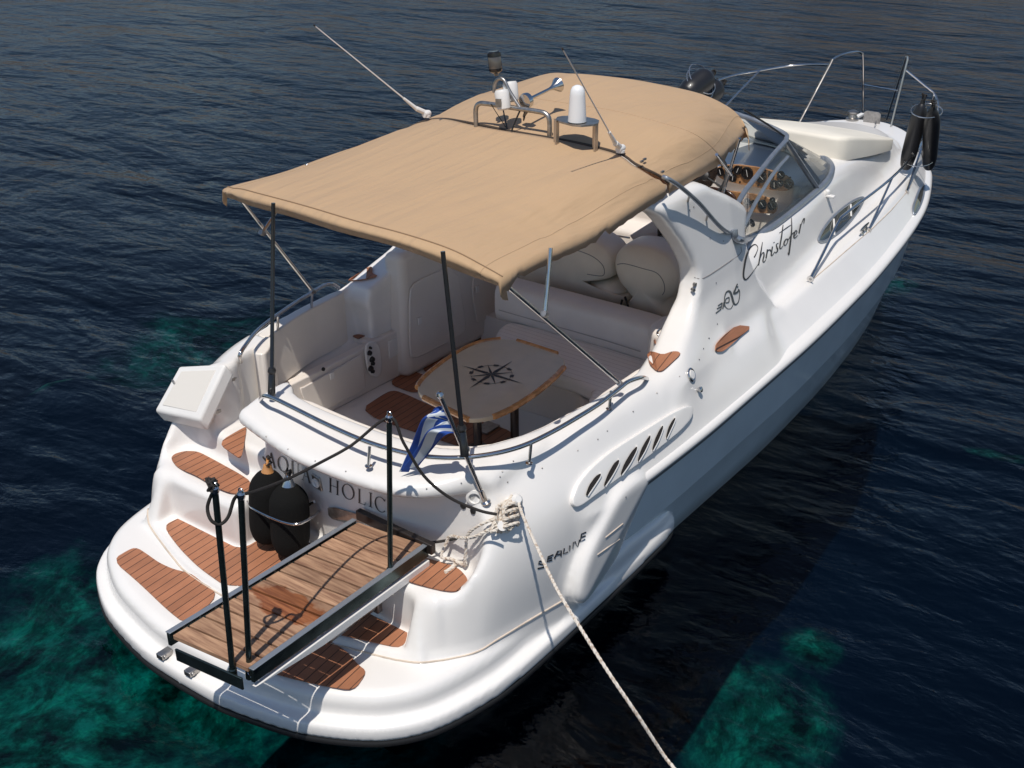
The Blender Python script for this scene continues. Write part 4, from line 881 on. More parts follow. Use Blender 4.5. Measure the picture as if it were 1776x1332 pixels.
def gauge(px, py, r, x, parent):
    px, py = o7[0]+px/4.44, o7[1]+py/4.44; c = at(px, py, x=x-.022); b = B(); b.lathe([(r, 0), (r, .012), (r*.82, .014), (r*.80, .008), (0, .008)], c, (-1, 0, 0), 20); o = b.build('gauge', blackg, parent)
    b = B(); b.box(c+Vector((-.010, .0, .0)), (.002, .004, r*1.1), Matrix.Rotation(random.uniform(-1, 1), 3, 'X')); b.build('gauge_needle', plastic, o)
for a in ((398, 302, .040), (470, 285, .036), (533, 288, .042), (450, 340, .034), (495, 350, .036), (605, 312, .058), (712, 340, .054), (790, 330, .030), (865, 325, .036), (815, 400, .042), (860, 390, .030), (925, 395, .044)): gauge(*a, XD, up)
for a in ((605, 530, .032), (655, 540, .028), (722, 552, .042), (795, 560, .040), (800, 520, .026)): gauge(*a, XL, lo)
b = B()
for a, c in ((410, 255), (560, 265), (548, 380), (640, 400), (775, 300), (935, 345), (690, 405), (745, 290)): b.lathe([(.009, 0), (.009, .008)], at(o7[0]+a/4.44, o7[1]+c/4.44, x=XD-.022), (-1, 0, 0), 8)
b.build('panel_switches', blackm, up)
# wheel and black binnacle beside it
c = at(1222, 305, x=5.72); b = B(); ax = Vector((-1, 0, .55)).normalized(); u_ = ax.orthogonal().normalized(); w2 = ax.cross(u_)
b.tube([c+(u_*math.cos(t)+w2*math.sin(t))*.20 for t in np.linspace(0, 6.2832, 33)[:-1]], .016, 8, closed=True)
for t in (0.5, 2.6, 4.7): b.tube([c, c+(u_*math.cos(t)+w2*math.sin(t))*.20], .009, 6)
b.lathe([(.04, -.03), (.04, .01), (.02, .02)], c, ax, 14); b.build('steering_wheel', blackm, yacht)
panel('switch_panel', [(1186, 300), (1190, 286), (1205, 276), (1235, 276), (1246, 284), (1243, 310), (1234, 325), (1224, 322), (1205, 316)], 6.05, .03, simple('dark_panel', (.03, .02, .016), .25, coat=.4, var=.5, vscale=30), dash)
panel('switch_panel', [(1228, 322), (1262, 328), (1276, 338), (1280, 352), (1262, 352), (1240, 338)], 5.90, .03, simple('dark_walnut', (.05, .022, .012), .25, coat=.5, var=.5, vscale=30), dash)
b = B(); c = at(1290, 396, y=-.98); b.tube(sp3([c+Vector((0, 0, -.08)), c, c+Vector((.10, 0, .03)), c+Vector((.2, .02, -.03))], 5), .022, 8); b.build('throttle_lever', blackg, dash)

# ------------------------------------------------------------------ side windows
def window(pts, name='porthole', fr_=.012, off=.006, mull=None):
    P = [tuple(p) for p in spline(pts, 5, closed=True)]; g_ = spad(pts, th=.004, name=name, off=off, mat=dark_glass, it=2, fan=True)
    b = B(); b.tube([hp(a, c, .008) for a, c in P], fr_, 8, closed=True); b.build('window_rim', alu, g_)
    if mull:
        for a in mull: b = B(); b.tube([hp(*a[0], .014), hp(*a[1], .014)], .009, 6); b.build('window_mullion', plastic, g_)
    return g_
W1 = Zc((1380, 220), 4.44, [(172, 880), (180, 840), (215, 775), (270, 705), (345, 635), (430, 575), (500, 548), (516, 562), (480, 640), (420, 725), (350, 800), (280, 850), (215, 885)])
window(W1, mull=[[Zc((1380, 220), 4.44, [(282, 712)])[0], Zc((1380, 220), 4.44, [(290, 845)])[0]], [Zc((1380, 220), 4.44, [(412, 600)])[0], Zc((1380, 220), 4.44, [(420, 700)])[0]]])
W2 = Zc((1380, 220), 4.44, [(905, 680), (898, 630), (915, 570), (945, 490), (975, 450), (985, 470), (975, 545), (950, 620), (925, 665)])
window(W2, name='porthole')
b = B(); l, n = hit(1433, 337, 0); b.lathe([(.028, 0), (.028, .03), (.02, .045), (0, .05)], l, Vector((0, -.3, 1)), 16); b.box(l+Vector((-.0, -.04, -.01)), (.05, .08, .02)); b.build('side_light', plastic, yacht, bevel=.006)
# midship cleat and crease line with sealant
def cleat(px, py, yaw, s=1.0, name='cleat', z=None):
    l, n = hit(px, py, 0); b = B(); d = Vector((math.cos(yaw), math.sin(yaw), 0))
    for k in (-.05, .05): b.lathe([(.016*s, 0), (.011*s, .02), (.012*s, .05*s)], l+d*k*s, (0, 0, 1), 10)
    b.tube([l+d*t*s+Vector((0, 0, .055*s+.01*abs(t)*8*.2)) for t in (-.13, -.05, .05, .13)], [.007*s, .013*s, .013*s, .007*s], 8); return b.build(name, chrome, yacht)
cleat(1498, 404, .1); 
# deck gear on the bow
b = B(); l = hp(1478, 208, 0); b.lathe([(.075, 0), (.075, .02), (.05, .03), (.045, .07), (.062, .085), (.062, .10), (.03, .115)], l, (0, 0, 1), 20); wl_ = b.build('windlass', dullsteel, yacht)
b = B(); b.box(l+Vector((.16, -.02, .02)), (.2, .05, .03)); b.build('chain_stopper', plastic, wl_, bevel=.006)
cleat(1504, 204, 1.3, .9); cleat(1518, 219, .3, .7)
b = B(); c = at(1522, 199, y=-.0); c = Vector((10.40, .0, 1.42)); b.prism([c+Vector((0, a, d)) for a, d in ((-.10, 0), (-.10, .12), (-.07, .14), (.07, .14), (.10, .12), (.10, 0))], (.012, 0, 0)); b.build('anchor_plate', dullsteel, yacht, smooth=False)
# fairlead line along side deck edge
b = B(); b.tube([hp(a, c, .001) for a, c in ((1407, 487), (1440, 459), (1478, 426), (1512, 397), (1545, 365), (1575, 330), (1590, 305))], .005, 5); b.build('deck_joint_line', dirty, yacht)
# arch joint
b = B(); b.tube([hp(a, c, .0) for a, c in Zc((1080, 280), 5.33, [(660, 1072), (700, 1084), (745, 1080), (800, 1050), (900, 985), (1000, 915), (1080, 860), (1098, 830), (1092, 790)])], .0035, 5); b.build('arch_joint', simple('joint', (.25, .22, .2), .7), yacht)
b = B(); l = hp(1203, 493, .01); b.lathe([(.014, 0), (.014, .02)], l, (0, -1, 0), 8); b.lathe([(.012, 0), (.012, .03)], l+Vector((-.02, 0, -.03)), (-.5, -1, 0), 8); b.build('arch_bolt', dullsteel, yacht)

# ------------------------------------------------------------------ transom gate, swung open
Q = [at(300, 632, x=1.38), at(385, 629, x=1.38), at(396, 668, x=1.36), at(346, 748, x=1.30), at(268, 716, x=1.30), at(290, 650, x=1.38)]
fo = [at(a, c, x=x_) for a, c, x_ in ((311, 634, 1.48), (391, 630, 1.48), (345, 729, 1.22), (267, 712, 1.22))]; n = (fo[1]-fo[0]).cross(fo[3]-fo[0]).normalized()
if n.x > 0: n = -n
b = B(); b.prism(fo, Vector((.05, -.02, -.10))); gate = b.build('stern_gate', plastic, yacht, bevel=.022, seg=4)
cc = sum(fo, Vector())/4; b = B(); b.prism([cc+(p-cc)*.74+n*.001 for p in fo], n*.004); b.build('gate_panel', simple('gate_inset', (.72, .68, .62), .5), gate, bevel=.002)
b = B(); h_ = at(305, 664, x=1.385); b.tube([h_+Vector((0, .035, .01)), h_+Vector((-.012, .0, 0)), h_+Vector((0, -.035, -.01))], .008, 8); b.build('gate_handle', dullsteel, gate)
for px, py in ((396, 661), (372, 716)):
    b = B(); l = at(px, py, y=1.04); b.tube([l+Vector((-.05, .03, .01)), l+Vector((.07, 0, 0))], .012, 8); b.box(l, (.11, .02, .03)); b.build('gate_hinge', dullsteel, gate, bevel=.004)

# ------------------------------------------------------------------ cockpit furniture
def block(name, pts, z0, z1, mat, parent=yacht, bev=.03, seg=3, it=1, zref=None):
    P = [Vector((p[0], p[1], z0)) for p in pts] if zref is None else [Vector((q.x, q.y, z0)) for q in ats(pts, z=zref)]
    if it: P = chaikin(P, it)
    b = B(); b.prism(P, (0, 0, z1-z0)); return b.build(name, mat, parent, bevel=bev, seg=seg)
# seat bases and cushions
sb = block('bench_base', [(1.52, .44), (1.52, -.9), (1.7, -1.08), (2.2, -1.2), (4.05, -1.2), (4.05, .46), (3.46, .28), (3.5, -.72), (2.2, -.76), (1.98, -.55), (1.98, .44)], .58, .90, liner, bev=.03)
block('bench_cushion', [(1.50, .46), (1.50, -.9), (1.7, -1.08), (2.0, -1.18), (2.05, -.6), (2.05, .46)], .905, 1.02, vinylw, sb, bev=.04, seg=4)
block('bench_cushion', [(2.01, -.74), (2.01, -1.2), (3.2, -1.24), (3.2, -.78)], .905, 1.02, vinylw, sb, bev=.04, seg=4)
st = planks('pinstripe_vinyl', 88, base=(.88, .84, .79), pitch=.055, seam=.06, dark=(.55, .5, .46), grain=.12, rough=.45)
block('bench_cushion', [(3.21, -.78), (3.21, -1.23), (4.0, -1.22), (4.06, -.6), (4.06, .46), (3.95, .54), (3.5, .33), (3.43, .2), (3.43, -.72)], .905, 1.03, st, sb, bev=.04, seg=4)
# backrests
bprof = [(.15*math.copysign(abs(math.cos(t))**.55, math.cos(t)), .17*math.copysign(abs(math.sin(t))**.55, math.sin(t))) for t in np.linspace(0, 6.2832, 25)[:-1]]
bkb = B(); sweep(bkb, [tuple(p) for p in sp3([(4.17, .66, 1.15), (4.17, .2, 1.15), (4.17, -.4, 1.15), (4.15, -.8, 1.15), (4.03, -1.05, 1.14), (3.75, -1.19, 1.12)], 6)], bprof); bk = bkb.build('bench_back', vinylw, yacht, angle=60)
bkb = B(); bkb.tube([(4.022, .62, 1.10), (4.02, -.4, 1.10), (4.0, -.75, 1.10)], .004, 6); bkb.build('back_seam', simple('seam_grey', (.45, .41, .37), .6), bk)
# aft coaming cushion, in the sun
block('coaming_cushion', [(1.57, .38), (1.53, -.3), (1.58, -.75), (1.74, -1.0), (2.05, -1.14), (2.6, -1.2), (2.6, -1.27), (2.0, -1.2), (1.62, -1.05), (1.46, -.75), (1.43, -.3), (1.47, .38)], 1.02, 1.40, vinylw, bev=.035, seg=4)
block('coaming_cushion', [(2.62, -1.20), (2.62, -1.27), (3.3, -1.29), (3.3, -1.20)], 1.02, 1.40, vinylw, bev=.035, seg=4)
# port side: seat back and lockers
block('port_backrest', [(2.02, 1.22), (2.04, 1.30), (2.5, 1.40), (3.0, 1.43), (3.0, 1.34), (2.5, 1.31), (2.1, 1.20)], 1.0, 1.43, vinylw, bev=.04, seg=4)
block('port_backrest', [(1.78, 1.04), (1.84, 1.12), (2.02, 1.22), (2.06, 1.14), (1.9, 1.02), (1.82, .98)], .98, 1.44, vinylw, bev=.03, seg=4)
def yface(name, pts, y, th, mat, parent=yacht, bev=.008, it=1):
    P = chaikin([at(a, c, y=y) for a, c in pts], it) if it else [at(a, c, y=y) for a, c in pts]; b = B(); b.prism(P, (0, -th, 0)); return b.build(name, mat, parent, bevel=bev)
lk = block('port_locker', [(2.02, 1.17), (2.02, 1.25), (3.15, 1.25), (3.15, 1.17)], .60, .995, liner, bev=.012, it=0)
yface('locker_door', Zc((400, 580), 4.44, [(520, 412), (600, 600), (650, 612), (1020, 430), (1035, 395), (1000, 150), (985, 158), (560, 400)]), 1.168, .014, liner, lk)
def fit(name, px, py, y, w, h, mat, th=.012):
    l = at(px, py, y=y); b = B(); b.box(l-Vector((0, th/2, 0)), (w, th, h)); return b.build(name, mat, yacht, bevel=.004)
o6 = (560, 380)
b6 = B(); b6.prism(chaikin([at(*p, y=1.16) for p in Zc(o6, 4.44, [(315, 1010), (325, 960), (370, 935), (420, 960), (440, 1060), (440, 1180), (400, 1220), (350, 1190), (325, 1110)])], 2), (0, -.02, 0)); sh_ = b6.build('shower_recess', plastic, yacht, bevel=.006)
for dx, dy, r_ in ((360, 990, .012), (355, 1030, .022), (375, 1080, .026), (380, 1110, .018), (365, 1150, .026), (378, 1170, .018)):
    b = B(); b.lathe([(r_, 0), (r_*.8, .02), (0, .022)], at(o6[0]+dx/4.44, o6[1]+dy/4.44, y=1.14), (0, -1, 0), 12); b.build('shower_fitting', blackm, sh_)
tall = block('tall_locker', [(3.36, 1.06), (3.33, 1.25), (4.9, 1.2), (4.9, 1.05)], .60, 1.68, liner, bev=.06, it=0, seg=4)
yface('locker_door', Zc(o6, 4.44, [(655, 560), (660, 1060), (720, 1070), (1010, 920), (1085, 870), (1095, 800), (1020, 340), (700, 480)]), 1.055, .016, liner, tall, bev=.012)
yface('locker_door', Zc(o6, 4.44, [(1150, 440), (1140, 560), (1170, 770), (1190, 795), (1332, 735), (1420, 690), (1420, 350), (1200, 400)]), 1.055, .016, liner, tall, bev=.012)
fit('locker_latch', 727, 556, 1.035, .045, .06, plastic); fit('locker_latch', 827, 501, 1.035, .045, .06, plastic); fit('locker_latch', 575, 651, 1.15, .045, .055, plastic); fit('speaker_grille', 681, 603, 1.16, .11, .15, plastic)
for px, py, y in ((699, 583, 1.16), (703, 604, 1.16), (560, 640, 1.16)):
    b = B(); b.lathe([(.016, 0), (.014, .012), (0, .013)], at(px, py, y=y), (0, -1, 0), 12); b.build('power_socket', blackm, yacht)
pad([(603, 578), (616, 569), (650, 566), (661, 570), (625, 587), (619, 588)], 1.02, 1, mat=teakf)
block('port_step', [(3.05, 1.17), (3.05, 1.5), (3.4, 1.45), (3.4, 1.15)], .60, 1.018, liner, bev=.02, it=0)
# table
TZ = 1.19
tp = [(724, 670), (729, 661), (745, 645), (775, 622), (810, 601), (840, 591), (868, 587), (897, 590), (932, 601), (966, 612), (980, 626), (978, 636), (960, 655), (925, 683), (885, 708), (856, 721), (835, 725), (812, 726), (800, 720), (765, 703), (735, 688), (726, 680)]
tt = simple('table_top', (.68, .57, .40), .3, coat=.35, var=.06, vscale=9)
P = chaikin(ats(tp, z=TZ), 1); b = B(); b.prism(P, (0, 0, -.035)); table = b.build('cockpit_table', tt, yacht, bevel=.006)
Pe = ats(tp, z=TZ)
for i0, i1 in ((0, 6), (7, 9), (11, 15), (17, 20)):
    seg_ = [Vector((p.x, p.y, TZ-.008)) for p in Pe[i0:i1+1]]; b = B(); b.tube(sp3(seg_, 4), .022, 8); b.build('table_edge', varn, table)
for px, py in ((829, 778), (893, 768)):
    f_ = at(px, py, z=.62); b = B(); b.tube([f_, Vector((f_.x, f_.y, TZ-.03))], .032, 16); b.lathe([(.08, 0), (.08, .01), (.04, .02)], f_, (0, 0, 1), 20); b.build('table_leg', simple('leg_steel', (.12, .10, .09), .25, .9), table)
# compass rose inlaid
cpx, cpy = 852.5, 649; c = at(cpx, cpy, z=TZ+.003); b = B(); e1 = (at(892, 649, z=TZ)-at(813, 649, z=TZ)); 
_d = at(885, 629, z=TZ)-c; th0 = math.atan2(_d.y, _d.x)
def P2(a, r_): return c+Vector((math.cos(a)*r_, math.sin(a)*r_, 0))
for k in range(8):
    a = th0+k*math.pi/4; r_ = .27 if k % 2 == 0 else .17
    b.add([c, P2(a-.30, r_*.20), P2(a, r_), P2(a+.30, r_*.20)], [(0, 1, 2, 3)]); b.add([P2(a+.26, .136), P2(a+.52, .136), P2(a+.52, .164), P2(a+.26, .164)], [(0, 1, 2, 3)])
ring = [P2(t, .148) for t in np.linspace(0, 6.2832, 41)[:-1]]; b.tube(ring, .0012, 4, closed=True)
b.build('compass_rose', ink, table, smooth=False)
b = B(); f_ = at(845, 742, z=.62); b.box(f_, (.16, .12, .02)); b.build('floor_drain', dullsteel, yacht, bevel=.004)

# ------------------------------------------------------------------ helm seats
def pillow(name, pts, x, th, mat, parent, lean=.0, bev=.05, z0=None, bulge=.11):
    P = chaikin([at(a, c, x=x) for a, c in pts], 2); m = len(P); c = sum(P, Vector())/m; rings = [[p+Vector((th, 0, 0)) for p in P]]
    rings += [[c+(p-c)*q+Vector((th*.55, 0, 0)) for p in P] for q in (1.01,)]
    for s_ in (1.0, .975, .93, .86, .75, .6, .4, .2): rings.append([c+(p-c)*s_+Vector((th*.22*(s_ >= 1)-bulge*(1-s_**2.6)**.75*1.0, 0, 0)) for p in P])
    v = [q for r_ in rings for q in r_]+[c+Vector((-bulge, 0, 0))]
    f = [(r_*m+i, r_*m+(i+1) % m, (r_+1)*m+(i+1) % m, (r_+1)*m+i) for r_ in range(len(rings)-1) for i in range(m)]+[((len(rings)-1)*m+i, (len(rings)-1)*m+(i+1) % m, len(rings)*m) for i in range(m)]
    b = B(); b.add(v, f); o = b.build(name, mat, parent, smooth=False); bm = bmesh.new(); bm.from_mesh(o.data); bmesh.ops.recalc_face_normals(bm, faces=bm.faces); bm.to_mesh(o.data); bm.free()
    o.data.polygons.foreach_set('use_smooth', [True]*len(o.data.polygons)); return o
o9 = (820, 380)
hs = pillow('helm_seat_back', Zc(o9, 3.33, [(250, 350), (255, 200), (420, 110), (560, 95), (700, 110), (780, 165), (815, 225), (822, 320), (790, 345), (670, 350), (665, 375), (700, 410), (800, 425), (895, 440), (900, 475), (870, 505), (830, 508), (600, 450), (400, 400)]), 4.62, .24, vinyl, yacht, bev=.09)
def piping(pts, x, parent):
    tb = BVHTree.FromPolygons([q.co.copy() for q in parent.data.vertices], [tuple(q.vertices) for q in parent.data.polygons])
    def on(a, c):
        r = ray(a, c).normalized(); l = tb.ray_cast(CAM, r, 50)[0]; return l if l is not None else at(a, c, x=x)
    b = B(); b.tube([on(*q) for q in [tuple(t) for t in spline(Zc(o9, 3.33, pts), 5)]], .0035, 6); b.build('piping', simple('piping_grey', (.25, .22, .2), .6) if 'piping_grey' not in bpy.data.materials else bpy.data.materials['piping_grey'], parent)
piping([(500, 160), (600, 180), (690, 215), (745, 260), (760, 300), (745, 328), (660, 318)], 4.612, hs)
pillow('seat_cushion', Zc(o9, 3.33, [(670, 350), (820, 345), (880, 400), (890, 430), (800, 430), (700, 405)]), 4.66, .14, vinyl, hs, bev=.04)
h2 = pillow('helm_seat_back', Zc(o9, 3.33, [(828, 290), (822, 240), (840, 180), (880, 142), (960, 142), (1060, 165), (1150, 220), (1195, 300), (1200, 380), (1165, 440), (1110, 470), (1118, 500), (1150, 560), (1140, 600), (1080, 598), (960, 570), (900, 520), (905, 480), (940, 460), (900, 410), (850, 350)]), 4.58, .24, vinyl, yacht, bev=.09)
piping([(835, 262), (880, 258), (980, 285), (1060, 310), (1100, 360), (1108, 410), (1095, 438)], 4.572, h2)
block('helm_seat_base', [(4.72, .85), (4.72, -.95), (5.3, -.95), (5.3, .85)], .82, 1.32, vinyl, bev=.05)
tube('headrest_rail', [at(a, c, x=4.9) for a, c in Zc(o9, 3.33, [(705, 50), (720, 65), (800, 90), (905, 108)])], .008, chrome, sm=4)
b = B(); c = at(1083, 543, x=4.45); b.tube(sp3([at(1079, 520, x=4.5), at(1074, 545, x=4.42), at(1080, 553, x=4.4), at(1090, 553, x=4.4), at(1090, 535, x=4.45), at(1084, 515, x=4.5)], 4), .010, 6); b.build('seat_strap', blackm, h2)
# grab rail and pad inside the starboard coaming
block('starboard_pod', [(3.72, -1.30), (3.68, -1.02), (3.80, -.92), (4.05, -.90), (4.2, -1.1), (4.2, -1.3)], .9, 1.44, liner, bev=.05, seg=4)
tube('coaming_ring', [at(1146, 585, z=1.5), at(1140, 578, z=1.52), (at(1145, 571, z=1.52)), at(1152, 573, z=1.5)], .008, chrome, sm=4)

# ================================================================== separate things
# ------------------------------------------------------------------ sun pad
spb = [(1225, 262), (1300, 266), (1420, 276), (1445, 278), (1466, 277), (1478, 268), (1500, 262), (1520, 250), (1543, 238), (1540, 232), (1490, 221), (1400, 208), (1300, 196), (1240, 196)]
def roofz(x, y): return float(Zroof(x))-.10*(y/1.1)**2
half = [(7.36, 0), (7.36, -.45), (7.40, -.78), (7.52, -.86), (8.2, -.88), (8.75, -.85), (8.98, -.76), (9.12, -.40)]
outl = half+[(x, -y) for x, y in half[::-1] if y < -.01]
P = chaikin([Vector((x, y, 0)) for x, y in outl], 2); n = len(P); rows = []
def padh(x): return .175 if x < 7.55 else .175-.135*min(1, (x-7.55)/1.45)
cx = 8.3
rings = []
for s_, hf in ((1.0, -.02), (1.003, .78), (.992, .94), (.968, 1.0), (.7, 1.01), (.35, 1.01)):
    rings.append([Vector((cx+(p.x-cx)*s_, p.y*s_, (roofz(cx+(p.x-cx)*s_, p.y*s_*(1 if hf < .5 else .6)))+(hf*padh(cx+(p.x-cx)*s_) if hf > 0 else -.01))) for p in P])
v = [q for r_ in rings for q in r_]+[Vector((cx, 0, roofz(cx, 0)+padh(cx)))]
f = [(r_*n+i, r_*n+(i+1) % n, (r_+1)*n+(i+1) % n, (r_+1)*n+i) for r_ in range(len(rings)-1) for i in range(n)]+[(5*n+i, 5*n+(i+1) % n, 6*n) for i in range(n)]
b = B(); b.add(v, f); sp_ = b.build('sun_pad', padm, None, angle=60); bm = bmesh.new(); bm.from_mesh(sp_.data); bmesh.ops.recalc_face_normals(bm, faces=bm.faces); bm.to_mesh(sp_.data); bm.free()
setp(sp_, label='thick cream sunbathing cushion lying on the white foredeck ahead of the windscreen', cat='sun pad')

# ------------------------------------------------------------------ gangway
GZ = .985
gA, gB, gC, gD = at(298, 1103, z=GZ), at(428, 1160, z=GZ), at(733, 943, z=GZ), at(622, 905, z=GZ)
gw = empty('gangway', tuple((gA+gB)/2), label='narrow gangway of weathered wooden boards in a steel frame laid over the stern platform', cat='gangway')
def gwood():
    m, nt, p = newmat('weathered_boards'); N = nt.nodes; L = nt.links; g = N.new('ShaderNodeNewGeometry'); oi = N.new('ShaderNodeObjectInfo')
    mp = N.new('ShaderNodeMapping'); mp.inputs['Rotation'].default_value = (0, 0, 0); mp.inputs['Scale'].default_value = (26, 2.2, 10); L.new(g.outputs['Position'], mp.inputs[0])
    n = N.new('ShaderNodeTexNoise'); n.inputs['Scale'].default_value = 2.2; n.inputs['Detail'].default_value = 8; n.inputs['Distortion'].default_value = .12; L.new(mp.outputs[0], n.inputs['Vector'])
    r = N.new('ShaderNodeValToRGB'); r.color_ramp.elements[0].position = .3; r.color_ramp.elements[0].color = (.19, .095, .055, 1); r.color_ramp.elements[1].position = .72; r.color_ramp.elements[1].color = (.46, .275, .165, 1); L.new(n.outputs[0], r.inputs[0])
    hv = N.new('ShaderNodeHueSaturation'); L.new(r.outputs[0], hv.inputs['Color']); mr = N.new('ShaderNodeMapRange'); mr.inputs[3].default_value = .78; mr.inputs[4].default_value = 1.15; L.new(oi.outputs['Random'], mr.inputs[0]); L.new(mr.outputs[0], hv.inputs['Value'])
    # wet patch
    c = at(500, 1050, z=GZ); a = N.new('ShaderNodeVectorMath'); a.operation = 'SUBTRACT'; a.inputs[1].default_value = c; L.new(g.outputs['Position'], a.inputs[0])
    s_ = N.new('ShaderNodeVectorMath'); s_.operation = 'MULTIPLY'; s_.inputs[1].default_value = (6.5, 2.6, 0); L.new(a.outputs[0], s_.inputs[0]); l = N.new('ShaderNodeVectorMath'); l.operation = 'LENGTH'; L.new(s_.outputs[0], l.inputs[0])
    n2 = N.new('ShaderNodeTexNoise'); n2.inputs['Scale'].default_value = 9; n2.inputs['Detail'].default_value = 3; L.new(g.outputs['Position'], n2.inputs['Vector']); ad = N.new('ShaderNodeMath'); ad.operation = 'ADD'; L.new(n2.outputs[0], ad.inputs[0]); L.new(l.outputs['Value'], ad.inputs[1])
    w_ = N.new('ShaderNodeMapRange'); w_.inputs[1].default_value = 1.12; w_.inputs[2].default_value = 1.25; w_.inputs[3].default_value = 1; w_.inputs[4].default_value = 0; L.new(ad.outputs[0], w_.inputs[0])
    mx = N.new('ShaderNodeMix'); mx.data_type = 'RGBA'; mx.blend_type = 'MULTIPLY'; mx.inputs[7].default_value = (.72, .46, .32, 1); L.new(w_.outputs[0], mx.inputs[0]); L.new(hv.outputs[0], mx.inputs[6]); L.new(mx.outputs[2], p.inputs['Base Color'])
    rr_ = N.new('ShaderNodeMapRange'); rr_.inputs[3].default_value = .75; rr_.inputs[4].default_value = .22; L.new(w_.outputs[0], rr_.inputs[0]); L.new(rr_.outputs[0], p.inputs['Roughness'])
    bp = N.new('ShaderNodeBump'); bp.inputs['Strength'].default_value = .5; bp.inputs['Distance'].default_value = .003; L.new(n.outputs[0], bp.inputs['Height']); L.new(bp.outputs[0], p.inputs['Normal'])
    return m
gwm = gwood(); nb = 13
for i in range(nb):
    t0, t1 = (i+.06)/nb, (i+.94)/nb; a0, a1 = gA.lerp(gD, t0), gA.lerp(gD, t1); b0, b1 = gB.lerp(gC, t0), gB.lerp(gC, t1); dz = Vector((0, 0, random.uniform(-.0015, .0015)))
    b = B(); b.prism([a0+dz, a1+dz, b1+dz, b0+dz], (0, 0, -.028)); b.build('board', gwm, gw, bevel=.003, smooth=False)
side = (gB-gA).normalized(); trim = simple('rail_trim', (.34, .37, .41), .35, .6); fwd = (gD-gA).normalized(); darks = simple('green_black_steel', (.06, .085, .085), .22, .85, var=.3, vscale=12)
frm = B()
for s0, s1, sg in ((gB, gC, 1), (gA, gD, -1)):
    o_ = side*.018*sg; frm.prism([s0+o_+Vector((0, 0, .004)), s1+o_+Vector((0, 0, .004)), s1+o_+Vector((0, 0, -.075)), s0+o_+Vector((0, 0, -.075))], side*.022*sg)
frm.prism([gA-fwd*.03+side*.06+Vector((0, 0, -.035)), gB-fwd*.03+side*.0+Vector((0, 0, -.035)), gB-fwd*.03+Vector((0, 0, -.11)), gA-fwd*.03+side*.06+Vector((0, 0, -.11))], -fwd*.012)
fo_ = frm.build('side_frame', darks, gw, bevel=.003)
for s0, s1, sg in ((gB, gC, 1), (gA, gD, -1)):
    b = B(); b.prism([s0+side*.012*sg+Vector((0, 0, .006)), s1+side*.012*sg+Vector((0, 0, .006)), s1+side*.046*sg+Vector((0, 0, .006)), s0+side*.046*sg+Vector((0, 0, .006))], (0, 0, .006)); b.build('frame_trim', trim, gw, bevel=.002)
b = B(); b.prism([gB+side*.045+Vector((0, 0, -.10)), gC+side*.045+Vector((0, 0, -.10)), gC+side*.045+Vector((0, 0, -.15)), gB.lerp(gC, .35)+side*.045+Vector((0, 0, -.15)), gB.lerp(gC, .05)+side*.045+Vector((0, 0, -.11))], -side*.03); b.build('support_beam', plastic, gw, bevel=.004)
b = B(); b.box((gC+gD)/2+fwd*.04+Vector((0, 0, -.01)), (.04, .62, .07), Matrix.Rotation(math.atan2(fwd.y, fwd.x), 3, 'Z')); b.build('hinge_bracket', simple('bracket_dark', (.06, .05, .045), .35, .7), gw, bevel=.006)
def post(base_, top_, n='stanchion'):
    b = B(); b.tube([base_, top_], .0155, 14); o = b.build(n, darks, gw)
    b = B(); d = (top_-base_).normalized(); b.lathe([(.017, -.01), (.020, 0), (.020, .02), (.012, .03)], top_, d, 12); ring = [top_+d*.035+(Vector((0, 1, 0))*math.cos(t)+d*math.sin(t))*.014 for t in np.linspace(0, 6.2832, 13)[:-1]]; b.tube(ring, .004, 6, closed=True); b.build('post_eye', chrome, o)
    b = B(); b.lathe([(.022, -.02), (.022, .07), (.018, .075)], base_, d, 12); b.build('post_socket', darks, o)
    return o
X1 = at(405, 1178, z=GZ-.10); post(X1, at(373, 852, x=X1.x)); X2 = at(433, 1170, z=GZ-.09); post(X2, at(418, 862, x=X2.x)); X3_ = at(677, 1003, z=GZ-.07); post(X3_, at(675, 728, x=X3_.x))
T1, T2, T3 = at(373, 849, x=X1.x), at(418, 857, x=X2.x), at(675, 724, x=X3_.x)
rb = simple('black_rope', (.022, .018, .016), .75, bump=.5, bscale=220)
b = B(); b.tube(sp3([T1+Vector((0, .0, .01)), at(360, 878, x=X1.x-.02), at(366, 902, x=X1.x-.03), at(382, 909, x=X1.x), at(396, 896, x=(X1.x+X2.x)/2), at(406, 866, x=X2.x), T2, at(440, 853, x=X2.x+.1), at(500, 830, x=X2.x+.4), at(560, 800, x=X2.x+.7), at(610, 772, x=X2.x+.9), T3, at(700, 768, x=X3_.x+.03), at(735, 825, x=X3_.x+.1), at(780, 863, x=X3_.x+.2), at(830, 885, x=X3_.x+.3), at(862, 892, x=X3_.x+.36)], 6), .0085, 8); 
kn = T1+Vector((0, .02, .02))
for k in range(7): b.tube(sp3([kn+Vector([random.uniform(-.03, .03) for _ in range(3)]) for _ in range(4)], 4), .007, 6)
b.build('handrail_rope', rb, gw)
b = B(); b.tube(sp3([gC+Vector((.02, -.01, -.0)), at(770, 938, x=gC.x+.12), at(820, 925, x=gC.x+.22), at(865, 893, x=gC.x+.36)], 6), .009, 8); b.build('tie_rope', rb, gw)
b = B(); c = X2+Vector((0, -.02, .02)); b.tube([c+Vector((.022*math.cos(t), .03*math.sin(t)-.01, .02*math.sin(t))) for t in np.linspace(0, 6.28, 17)[:-1]], .003, 6, closed=True); b.build('pin_ring', chrome, gw)

